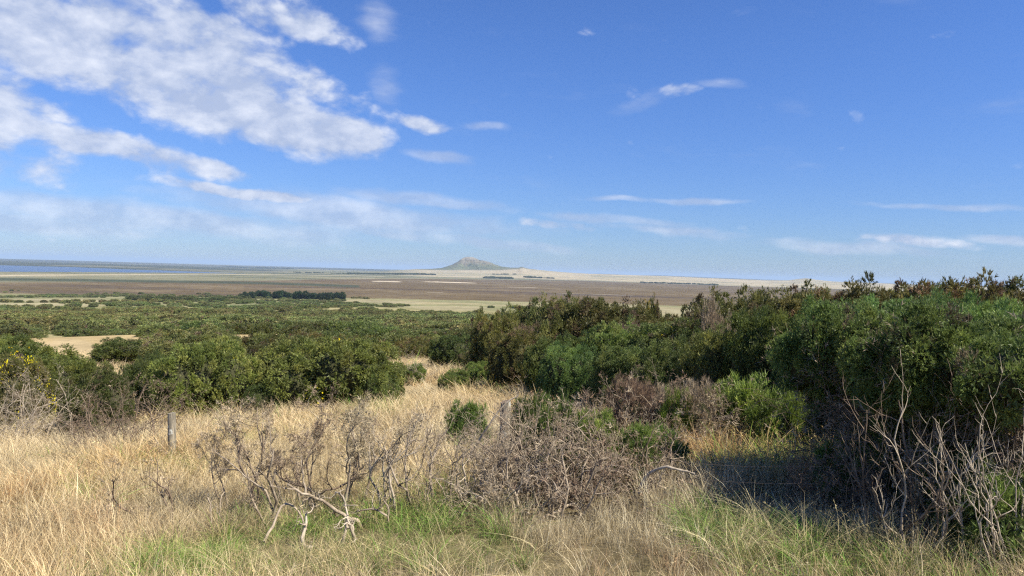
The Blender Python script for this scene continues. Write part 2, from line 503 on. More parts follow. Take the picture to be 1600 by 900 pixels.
def grow(tb, pos, d, length, r, level, maxlevel, rng, wig=.35, up=.15, kids=(3, 5), segs=(9, 7, 6, 4), kidlen=.55, angle=.9, tipr=.25, lean=(0, 0, 0), kid_from=.25):
    n = segs[min(level, len(segs) - 1)]
    pts = [np.array(pos, float)]; d = np.array(d, float); d /= np.linalg.norm(d)
    step = length / (n - 1); dirs = [d]
    for i in range(n - 1):
        kink = 2.0 if rng.uniform() < .3 else .65
        d = d + rng.normal(size=3) * wig * kink + np.array([lean[0], lean[1], up + lean[2]]) * .35
        d /= np.linalg.norm(d)
        pts.append(pts[-1] + d * step); dirs.append(d)
    t = np.linspace(0, 1, n)
    rad = r * (1 - (1 - tipr) * t ** .9)
    rad = rad * (1 + rng.uniform(-.12, .12, n))
    sides = 6 if r > .012 else (4 if r > .004 else 3)
    tb.add(pts, rad, sides)
    if level >= maxlevel:
        tb.tips.append((pts[-1], dirs[-1])); return
    nk = rng.integers(kids[0], kids[1] + 1)
    for k in range(nk):
        f = kid_from + (1 - kid_from) * (k + rng.uniform(.2, 1)) / nk
        f = min(f, .999)
        i = int(f * (n - 1)); fr = f * (n - 1) - i
        p = pts[i] * (1 - fr) + pts[min(i + 1, n - 1)] * fr
        side = np.cross(dirs[i], rng.normal(size=3)); side /= np.linalg.norm(side) + 1e-9
        kd = dirs[i] + side * angle * rng.uniform(.6, 1.3)
        grow(tb, p, kd, length * kidlen * rng.uniform(.6, 1.25), max(r * (1 - .6 * f) * .70, .0019), level + 1, maxlevel, rng, wig * 1.1, up, kids, segs, kidlen, angle, tipr, lean, .15)


def bare_shrub(name, seed, stems=3, h=.95, r=.013, mat='bark', levels=3, wig=.34, spreadw=.45, kids=(3, 5), lean=(0, 0, 0), tuft=True, kidlen=.5):
    rng = np.random.default_rng(seed)
    tb = Tubes()
    for s in range(stems):
        a = rng.uniform(0, 6.28)
        kidlen = .33
        d = np.array([math.cos(a) * spreadw, math.sin(a) * spreadw, 1.0])
        grow(tb, (rng.uniform(-.08, .08), rng.uniform(-.08, .08), -.06), d, h * rng.uniform(.75, 1.15), r * rng.uniform(.7, 1.2), 0, levels, rng, wig, .38, kids, (13, 8, 6, 4), kidlen, .8, .34, lean, .35)
    return tb.mesh(name, mat), tb.tips


def twig_mass(name, tips, size, per, K, seed, cols, frac=1.0, mat='dead_foliage', jit=.04):
    rng = np.random.default_rng(seed)
    tips = [t for t in tips if rng.uniform() < frac]
    P = np.array([t[0] for t in tips]); D = np.array([t[1] for t in tips])
    idx = np.repeat(np.arange(len(P)), per)
    cols = np.array(cols)
    base = cols[rng.integers(0, len(cols), len(P))] * rng.uniform(.75, 1.25, (len(P), 1))
    V, F, C = needles(P[idx] + rng.normal(size=(len(idx), 3)) * jit, unit(D[idx] + rng.normal(size=(len(idx), 3)) * .7), size * rng.uniform(.6, 1.3, len(idx)),
                      base[idx] * rng.uniform(.8, 1.2, (len(idx), 1)), K, .8, .10, rng)
    return mesh_from(name, V, [F], [M[mat]], C)


# ------------------------------------------------------------------ ground sheet
def build_ground():
    nr = 430
    r = np.concatenate([np.linspace(0.5, 30, 90)[:-1], np.geomspace(30, 29000, nr - 89)])
    a_front = np.radians(np.arange(-44, 44.001, .19))
    a_rest = np.radians(np.concatenate([np.arange(-180, -44, 4.0), a_front * 0 + 0]))[:34]
    a = np.concatenate([np.radians(np.arange(-180, -44, 4.0)), a_front, np.radians(np.arange(48, 180, 4.0))])
    R, A = np.meshgrid(r, a, indexing='ij')
    X, Y = R * np.sin(A), R * np.cos(A)
    Z = terrain(X, Y)
    na = len(a)
    V = np.stack([X, Y, Z], -1).reshape(-1, 3)
    i = np.arange(len(r) - 1)[:, None]; j = np.arange(na)[None, :]
    F = np.stack([i * na + j, i * na + (j + 1) % na, (i + 1) * na + (j + 1) % na, (i + 1) * na + j], -1).reshape(-1, 4)
    F = F[:, ::-1]
    x, y, rr = X.ravel(), Y.ravel(), R.ravel()
    p = pxof(x, y)

    def c(*v): return np.array(v)[None, :]

    def mixc(col, new, m):
        return col * (1 - m[:, None]) + new * m[:, None]

    def sstep(v, a_, b_):
        t = np.clip((v - a_) / (b_ - a_), 0, 1); return t * t * (3 - 2 * t)
    nA = wnoise(x, y, 900, 4, 11); nB = wnoise(x, y, 220, 4, 12); nC = wnoise(x, y, 30, 3, 13); nD = wnoise(x, y, 2500, 3, 15)
    straw = c(.36, .275, .145)
    col = np.repeat(straw, len(x), 0)
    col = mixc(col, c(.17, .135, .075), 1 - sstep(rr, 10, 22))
    # 60 m .. 1500 m, grass between scrub
    col = mixc(col, c(.255, .225, .115), sstep(rr, 60, 160))
    col = mixc(col, c(.13, .15, .06), sstep(rr, 60, 160) * sstep(nB + .5 * nC, -.2, .5) * .8)
    # olive flat grass 650 .. 1350 m
    col = mixc(col, c(.20, .20, .105), sstep(rr, 560, 700) * .8)
    col = mixc(col, c(.30, .255, .15), sstep(rr, 560, 700) * sstep(nB + nA * .6, .1, .6) * .8)
    # heath: brown plain
    d1 = np.interp(p, [-400, 0, 400, 640, 900, 1200, 2000], [1330, 1330, 1290, 1330, 1380, 1500, 1600]) + nB * 70 + nC * 12
    heath = mixc(np.repeat(c(.118, .088, .050), len(x), 0), c(.155, .120, .072), sstep(nB + .6 * nC, -.3, .7))
    heath = mixc(heath, c(.085, .065, .05), sstep(wnoise(x * .35, y, 160, 3, 16), .2, .6) * .6)
    m = sstep(rr, 0, 1) * np.clip((rr - d1) / 60, 0, 1)
    col = mixc(col, heath, m)
    # olive plain beyond the heath on the left
    d2 = np.interp(p, [-400, 0, 200, 400, 560, 700, 900, 1200, 1700], [1950, 2050, 2250, 2700, 3600, 4600, 5600, 5400, 5200]) + nA * 120
    ol = mixc(np.repeat(c(.175, .17, .105), len(x), 0), c(.26, .23, .15), sstep(nA + nB * .5, 0, .8))
    ol = mixc(ol, c(.095, .105, .065), sstep(wnoise(x * .25, y, 330, 3, 17) + .3 * nB, .1, .5) * .85)
    col = mixc(col, ol, np.clip((rr - d2) / 150, 0, 1))
    # darker bands across the plain
    dk = np.exp(-((rr - np.interp(p, [-400, 0, 400, 560], [2350, 2400, 2480, 2300]) - nA * 60) / 170) ** 4) * (p < 560)
    col = mixc(col, c(.050, .062, .040), np.clip(dk, 0, 1) * .9)
    dk2 = np.exp(-((rr - np.interp(p, [400, 560, 1150], [2020, 2150, 2050]) - nB * 40) / 60) ** 2) * (p > 380) * (p < 1180)
    col = mixc(col, c(.065, .05, .045), np.clip(dk2, 0, 1) * .7)
    # pale sand patches and the beach
    def patch(pc, hw, dist, dw, colr, strength=1.0):
        nonlocal col
        e = ((p - pc) / hw) ** 2 + ((rr - dist) / dw) ** 2 + .35 * nB + .2 * nC
        col = mixc(col, colr, strength * sstep(-e, -1.1, -.75))
    patch(605, 24, 3250, 110, c(.50, .43, .31)); patch(700, 42, 3450, 110, c(.52, .44, .32)); patch(818, 26, 2780, 50, c(.36, .31, .24))
    patch(680, 20, 1880, 20, c(.30, .26, .19), .6); patch(930, 70, 2150, 22, c(.32, .28, .2), .6)
    sh = np.interp(p, [-900, -400, 0, 200, 350, 430, 560, 700], [2300, 2500, 2820, 3500, 4300, 4700, 5000, 5200])
    bch = np.exp(-((rr - sh + 20) / 90) ** 2) * (p < 600)
    col = mixc(col, c(.46, .39, .27), np.clip(bch, 0, 1) * .9)
    # straw coloured ridge
    rg = np.clip((p - 610) / 60, 0, 1) * np.clip((rr - 5600 - nA * 250) / 300, 0, 1) * np.clip((12500 - rr) / 500, 0, 1)
    rc = mixc(np.repeat(c(.36, .305, .20), len(x), 0), c(.25, .235, .155), sstep(wnoise(x * .5, y, 420, 4, 18), .0, .6))
    rc = mixc(rc, c(.15, .16, .11), sstep(wnoise(x * .4, y, 300, 3, 20), .45, .8) * .7)
    col = mixc(col, rc, rg)
    # far hills
    fg = np.clip((rr - 12800) / 300, 0, 1)
    col = mixc(col, mixc(np.repeat(c(.07, .075, .06), len(x), 0), c(.13, .125, .09), sstep(nD + .5 * nA, .1, .6)), fg)
    lf = np.clip((470 - p) / 60, 0, 1) * np.clip((rr - 5200) / 300, 0, 1) * (1 - fg)
    lc = mixc(np.repeat(c(.065, .075, .06), len(x), 0), c(.15, .145, .10), sstep(nD + .6 * nA, .15, .5))
    col = mixc(col, lc, lf)
    # clearings of dry grass among the scrub
    for (pc, hw, dist, dw) in [(108, 44, 62, 17), (178, 24, 46, 6), (430, 45, 420, 40), (320, 60, 560, 30), (110, 90, 470, 35), (60, 150, 900, 60), (700, 62, 760, 150),
                               (40, 130, 650, 60), (560, 40, 300, 20), (28, 8, 180, 30), (430, 28, 330, 30), (700, 10, 260, 12), (600, 60, 1150, 60), (1000, 120, 1000, 250)]:
        e = ((p - pc) / hw) ** 2 + ((rr - dist) / dw) ** 2 + .25 * nC * (dist < 200)
        col = mixc(col, c(.37, .29, .165) if dist < 600 else c(.28, .25, .15), sstep(-e, -1.3, -.8))
    # patches of green in the near grass, soil showing below
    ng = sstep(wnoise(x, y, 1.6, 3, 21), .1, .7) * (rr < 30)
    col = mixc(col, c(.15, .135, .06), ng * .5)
    col = np.clip(col, .01, 1)
    m, nt, N, L = new_mat('ground_cover')
    at = N('ShaderNodeAttribute'); at.attribute_name = 'Col'
    geo = N('ShaderNodeNewGeometry')
    acc = at.outputs['Color']
    for sc, amp in ((.012, .22), (.09, .22), (.9, .2), (14.0, .45)):
        mp = N('ShaderNodeMapping'); mp.inputs['Scale'].default_value = (sc, sc, sc); L(geo.outputs['Position'], mp.inputs[0])
        n = N('ShaderNodeTexNoise'); n.inputs['Scale'].default_value = 1; n.inputs['Detail'].default_value = 5; n.inputs['Roughness'].default_value = .65; L(mp.outputs[0], n.inputs['Vector'])
        mr = N('ShaderNodeMapRange'); mr.inputs[1].default_value = .3; mr.inputs[2].default_value = .7; mr.inputs[3].default_value = 1 - amp; mr.inputs[4].default_value = 1 + amp; L(n.outputs[0], mr.inputs[0])
        vm = N('ShaderNodeVectorMath'); vm.operation = 'SCALE'; L(acc, vm.inputs[0]); L(mr.outputs[0], vm.inputs['Scale']); acc = vm.outputs[0]
    pb = N('ShaderNodeBsdfPrincipled'); pb.inputs['Roughness'].default_value = 1; pb.inputs['Specular IOR Level'].default_value = 0
    L(acc, pb.inputs['Base Color'])
    out = N('ShaderNodeOutputMaterial'); L(pb.outputs[0], out.inputs[0])
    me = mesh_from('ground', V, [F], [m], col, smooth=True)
    return add_obj('ground', me, kind='structure')


build_ground()


def build_water():
    m, nt, N, L = new_mat('lagoon_water')
    p = N('ShaderNodeBsdfPrincipled'); p.inputs['Base Color'].default_value = (.045, .085, .17, 1); p.inputs['Roughness'].default_value = .35
    p.inputs['Specular IOR Level'].default_value = .5
    geo = N('ShaderNodeNewGeometry')
    n = N('ShaderNodeTexNoise'); n.inputs['Scale'].default_value = .05; n.inputs['Detail'].default_value = 4; L(geo.outputs['Position'], n.inputs['Vector'])
    b = N('ShaderNodeBump'); b.inputs['Strength'].default_value = .5; b.inputs['Distance'].default_value = 1.5; L(n.outputs[0], b.inputs['Height']); L(b.outputs[0], p.inputs['Normal'])
    out = N('ShaderNodeOutputMaterial'); L(p.outputs[0], out.inputs[0])
    xs = np.linspace(-9000, -1000, 20); ys = np.linspace(2200, 6800, 12)
    X, Y = np.meshgrid(xs, ys, indexing='ij')
    V = np.stack([X, Y, np.full_like(X, -1.9)], -1).reshape(-1, 3)
    i = np.arange(19)[:, None]; j = np.arange(11)[None]
    F = np.stack([i * 12 + j, (i + 1) * 12 + j, (i + 1) * 12 + j + 1, i * 12 + j + 1], -1).reshape(-1, 4)
    add_obj('water', mesh_from('water', V, [F], [m]), kind='structure')


build_water()


def build_hill():
    """the steep conical hill on the straw coloured ridge"""
    D0 = 8800.0
    x0 = place(727, D0)
    s = D0 / F_PX
    prof_x = np.array([-95, -60, -42, -36, -30, -22, -15, -9, -5, -2, 4, 9, 14, 18, 23, 29, 36, 43, 52, 66, 90, 130]) * s
    prof_h = np.array([0, 1.2, 2.6, 4.2, 6.0, 9.0, 13.0, 18.0, 20.2, 20.5, 20.2, 18.9, 17.0, 15.0, 13.6, 12.6, 11.2, 7.8, 4.6, 2.4, .9, 0]) * s
    nx, ny = 260, 150
    xs = np.linspace(-95 * s, 130 * s, nx); ys = np.linspace(-420, 420, ny)
    X, Y = np.meshgrid(xs, ys, indexing='ij')
    prof = np.interp(X, prof_x, prof_h)
    wdt = 120 + 230 * (1 - prof / (20.5 * s))
    f = np.exp(-(np.abs(Y) / wdt) ** 2.0)
    rough = wnoise(X, Y, 60, 4, 31) * .5 + wnoise(X, Y, 22, 3, 33) * .3
    edge = np.clip(1 - np.abs(Y) / 420, 0, 1) * np.clip(prof / (3 * s), 0, 1)
    H = prof * f + rough * 16 * edge * np.clip(prof / (20 * s) + .15, 0, 1)
    base = terrain(X + x0, Y + D0)
    wf = np.clip((420 - np.abs(Y)) / 60, 0, 1)
    Z = np.maximum(base - 4 + H * wf - 0, base - 12)
    baseline = EYE + 3.0 * s * 1.0
    Z = np.where(prof > 0, np.maximum(Z, base - 12), base - 12)
    V = np.stack([X, Y, Z], -1).reshape(-1, 3)
    i = np.arange(nx - 1)[:, None]; j = np.arange(ny - 1)[None]
    F = np.stack([i * ny + j, (i + 1) * ny + j, (i + 1) * ny + j + 1, i * ny + j + 1], -1).reshape(-1, 4)
    hh = (prof / (20.5 * s)).ravel()
    x, y = X.ravel(), Y.ravel()
    n1 = wnoise(x, y, 70, 4, 34); n2 = wnoise(x, y, 26, 3, 35)
    col = np.repeat(np.array([[.18, .158, .112]]), len(x), 0)
    def mx(c2, m):
        nonlocal col
        col = col * (1 - m[:, None]) + np.array(c2)[None] * m[:, None]
    st = lambda v, a, b: np.clip((v - a) / (b - a), 0, 1)
    zz = (Z - base).ravel() / (17 * s)
    mx((.105, .120, .065), st(.62 - zz + n1 * .22, 0, .25) * st(zz, -.05, .1) * .85)
    mx((.065, .072, .055), st(n2 + .5 * n1, .35, .6) * .8 * (zz > .12))
    mx((.27, .24, .19), st(zz, .86, .95) * .6)
    m, nt, N, L = new_mat('hill_rock_and_grass')
    at = N('ShaderNodeAttribute'); at.attribute_name = 'Col'
    p = N('ShaderNodeBsdfPrincipled'); p.inputs['Roughness'].default_value = 1; p.inputs['Specular IOR Level'].default_value = 0
    geo = N('ShaderNodeNewGeometry')
    n = N('ShaderNodeTexNoise'); n.inputs['Scale'].default_value = .03; n.inputs['Detail'].default_value = 5; L(geo.outputs['Position'], n.inputs['Vector'])
    mr = N('ShaderNodeMapRange'); mr.inputs[1].default_value = .3; mr.inputs[2].default_value = .7; mr.inputs[3].default_value = .75; mr.inputs[4].default_value = 1.25; L(n.outputs[0], mr.inputs[0])
    vm = N('ShaderNodeVectorMath'); vm.operation = 'SCALE'; L(at.outputs['Color'], vm.inputs[0]); L(mr.outputs[0], vm.inputs['Scale'])
    L(vm.outputs[0], p.inputs['Base Color'])
    out = N('ShaderNodeOutputMaterial'); L(p.outputs[0], out.inputs[0])
    o = add_obj('hill', mesh_from('hill', V, [F], [m], col, smooth=True), kind='structure')
    o.location = (x0, D0, 0)


build_hill()


def build_haze():
    m, nt, N, L = new_mat('haze')
    v = N('ShaderNodeVolumePrincipled')
    v.inputs['Color'].default_value = (.58, .77, 1.0, 1)
    v.inputs['Density'].default_value = HAZE
    v.inputs['Anisotropy'].default_value = 0.0
    out = N('ShaderNodeOutputMaterial'); L(v.outputs[0], out.inputs['Volume'])
    R = 71000.0; z0, z1 = -12.0, 226.0
    V = np.array([(sx * R, sy * R, z) for z in (z0, z1) for sx, sy in ((-1, -1), (1, -1), (1, 1), (-1, 1))])
    F = np.array([(3, 2, 1, 0), (4, 5, 6, 7), (0, 1, 5, 4), (1, 2, 6, 5), (2, 3, 7, 6), (3, 0, 4, 7)])
    add_obj('haze', mesh_from('haze', V, [F], [m]), kind='stuff')


HAZE = 4.2e-5
build_haze()

# ------------------------------------------------------------------ scatter (uncountable ground cover) by geometry nodes
def scatter(name, pts, rot, scl, idx, tint, variants):
    coll = bpy.data.collections.new(name + '_kinds')
    for k, me in enumerate(variants):
        o = bpy.data.objects.new('kind_%02d_%s' % (k, name), me); coll.objects.link(o)
    me = bpy.data.meshes.new(name)
    n = len(pts)
    me.vertices.add(n); me.vertices.foreach_set('co', np.asarray(pts, np.float32).ravel())
    a = me.attributes.new('rot', 'FLOAT_VECTOR', 'POINT'); a.data.foreach_set('vector', np.asarray(rot, np.float32).ravel())
    a = me.attributes.new('scl', 'FLOAT_VECTOR', 'POINT'); a.data.foreach_set('vector', np.asarray(scl, np.float32).ravel())
    a = me.attributes.new('idx', 'INT', 'POINT'); a.data.foreach_set('value', np.asarray(idx, np.int32))
    t = np.ones((n, 4), np.float32); t[:, :3] = tint
    a = me.attributes.new('tint', 'FLOAT_COLOR', 'POINT'); a.data.foreach_set('color', t.ravel())
    me.update()
    ng = bpy.data.node_groups.new(name + '_scatter', 'GeometryNodeTree')
    ng.interface.new_socket('Geometry', in_out='INPUT', socket_type='NodeSocketGeometry')
    ng.interface.new_socket('Geometry', in_out='OUTPUT', socket_type='NodeSocketGeometry')
    N, L = ng.nodes.new, ng.links.new
    gi, go = N('NodeGroupInput'), N('NodeGroupOutput')
    ci = N('GeometryNodeCollectionInfo'); ci.inputs['Collection'].default_value = coll
    ci.inputs['Separate Children'].default_value = True; ci.inputs['Reset Children'].default_value = True

    def attr(nm, ty):
        n_ = N('GeometryNodeInputNamedAttribute'); n_.data_type = ty; n_.inputs['Name'].default_value = nm; return n_.outputs[0]
    ip = N('GeometryNodeInstanceOnPoints')
    L(gi.outputs[0], ip.inputs['Points']); L(ci.outputs[0], ip.inputs['Instance']); ip.inputs['Pick Instance'].default_value = True
    L(attr('idx', 'INT'), ip.inputs['Instance Index'])
    L(attr('rot', 'FLOAT_VECTOR'), ip.inputs['Rotation']); L(attr('scl', 'FLOAT_VECTOR'), ip.inputs['Scale'])
    L(ip.outputs[0], go.inputs[0])
    o = add_obj(name, me, kind='stuff')
    md = o.modifiers.new('scatter', 'NODES'); md.node_group = ng
    return o


# ------------------------------------------------------------------ gorse crowns
GREEN = [(.150, .190, .050), (.185, .225, .060), (.105, .138, .040), (.215, .235, .070), (.140, .170, .054)]
BLUEG = [(.150, .198, .056), (.185, .228, .062), (.110, .148, .044), (.220, .248, .066), (.155, .19, .058)]
OLIVE = [(.160, .170, .052), (.195, .200, .062), (.115, .132, .042), (.215, .200, .070)]
GREY = [(.36, .285, .19), (.44, .36, .25), (.26, .20, .13), (.39, .31, .20)]
BROWN = [(.27, .19, .125), (.33, .24, .16), (.21, .15, .10)]


def rand_lumps(seed, R, H, n, flat=.0, rr=(.38, .6)):
    rng = np.random.default_rng(seed)
    L = [(0, 0, H * .42, R * .78, R * .78, H * .5)]
    for k in range(n):
        a = 6.283 * (k + rng.uniform(0, .8)) / n; q = R * rng.uniform(.4, .68)
        s = rng.uniform(*rr)
        hz = H * rng.uniform(.30, .62)
        L.append((math.cos(a) * q, math.sin(a) * q, hz, R * s, R * s, min(H * s * .95, H * 1.0 - hz)))
    return L


CR = {}
NAT = {}
CR['dome'] = [crown('dome_crown', rand_lumps(11 + k, 1.75, 1.85, 7), .155, 420, 58, .070, 5, GREEN, 100 + k, width=.24, updir=.2, spread=.9) for k in range(2)]
CR['spread'] = [crown('spreading_crown', rand_lumps(31 + k, 1.6, 1.9, 9, rr=(.3, .5)), .16, 380, 50, .072, 5, OLIVE, 120 + k, width=.24, brown=.10, brown_col=(.20, .15, .09), updir=.1) for k in range(3)]
CR['near'] = [crown('leafy_crown', rand_lumps(51 + k, 1.3, 1.5, 9, rr=(.3, .52)), .135, 370, 96, .046, 5, BLUEG, 140 + k, width=.24, updir=.15, spread=.95) for k in range(2)]
CR['mid'] = [crown('scrub_crown', rand_lumps(71 + k, 2.0, 1.6, 6), .28, 170, 20, .20, 3, GREEN if k % 2 else OLIVE, 160 + k, width=.26, brown=.04) for k in range(4)]
CR['shoot'] = [crown('shoot_crown', rand_lumps(91 + k, .5, .55, 5), .09, 90, 26, .085, 6, GREEN, 180 + k, width=.12, updir=.4, spread=.8, core=.5) for k in range(2)]
CR['dead'] = [crown('dead_crown', rand_lumps(111 + k, .8, .85, 6, rr=(.3, .5)), .11, 210, 24, .07, 5, GREY if k else BROWN, 200 + k, width=.085, updir=.5, spread=.7, core=.55, mat='dead_foliage') for k in range(2)]


def shoots_lumps(cx, cy, z, R, rz, n, seed):
    rng = np.random.default_rng(seed); L = []
    for k in range(n):
        a = rng.uniform(0, 6.28); q = R * math.sqrt(rng.uniform(0, 1)) * .72
        s = rng.uniform(.28, .45) * R
        L.append((cx + math.cos(a) * q, cy + math.sin(a) * q, z + rng.uniform(-.16, .10), s, s, rz * rng.uniform(.7, 1.2)))
    return L


CR['canopy'] = [crown('canopy_crown', shoots_lumps(-.15 + .1 * k, 0, 1.27, 1.25, .26, 12, 130 + k), .12, 400, 95, .040, 5, BLUEG, 220 + k, width=.24, zmin=.95, updir=.2, spread=.95, core=.8, brown=.05, brown_col=(.17, .13, .08)) for k in range(2)]


for _l in CR.values():
    for _m in _l:
        _v = np.empty(len(_m.vertices) * 3, np.float32); _m.vertices.foreach_get('co', _v); _v = _v.reshape(-1, 3)
        _q = np.percentile(_v, 99.5, axis=0) - np.percentile(_v, .5, axis=0)
        NAT[_m.name] = ((_q[0] + _q[1]) / 2, float(np.percentile(_v[:, 2], 99.7)))


def blossom_mesh(name, seed, n, lumps=None, R=1.7, H=1.8, size=.042):
    rng = np.random.default_rng(seed)
    d = sph(n, rng, True)
    cl = sph(max(3, n // 9), rng, True)
    d = unit(cl[rng.integers(0, len(cl), n)] + rng.normal(size=(n, 3)) * .09)
    d[:, 2] = np.abs(d[:, 2])
    P = d * np.array([R, R, H]) * rng.uniform(.98, 1.07, (n, 1))
    P[:, 2] *= 1.0
    V, F, C = needles(P, unit(d + rng.normal(size=(n, 3)) * .5), size * rng.uniform(.7, 1.4, n), np.array([[.85, .68, .02]]) * rng.uniform(.8, 1.1, (n, 1)), 6, 1.1, .7, rng)
    return mesh_from(name, V, [F], [M['blossom']], C)


BL = {'few': blossom_mesh('blossoms', 1, 26), 'some': blossom_mesh('blossoms', 2, 70), 'many': blossom_mesh('blossoms', 3, 420)}

_st, _tips = bare_shrub('gorse_stems', 301, 6, 1.15, .028, 'bark_brown', 2, .25, .8, (3, 4))
STEMS = _st


def add_bush(cls, k, px, d, w, h, label, blossom=None, stems=True, tint=None, rz=None, name='gorse_bush', cat='gorse bush', group=None, dz=0, x=None):
    """w, h: wanted width and height in metres"""
    me = CR[cls][k % len(CR[cls])]; nat = NAT[me.name]
    X = place(px, d) if x is None else x
    z = gz(X, d) + dz
    h = max(ztop(px, h, d) - z, .3)
    rz = random.uniform(0, 6.28) if rz is None else rz
    sx = w / nat[0]
    t = thing(name, label, cat, (X, d, z), rz, (sx, sx, h / nat[1]), group)
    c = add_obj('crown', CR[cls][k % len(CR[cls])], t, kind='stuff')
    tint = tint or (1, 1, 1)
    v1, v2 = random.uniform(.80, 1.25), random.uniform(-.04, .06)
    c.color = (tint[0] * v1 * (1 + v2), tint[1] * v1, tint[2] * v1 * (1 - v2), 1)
    if stems: add_obj('stems', STEMS, t)
    if blossom:
        b = add_obj('blossoms', BL[blossom], t)
        b.scale = (nat[0] / 3.6, nat[0] / 3.6, nat[1] / 1.85)
    return t


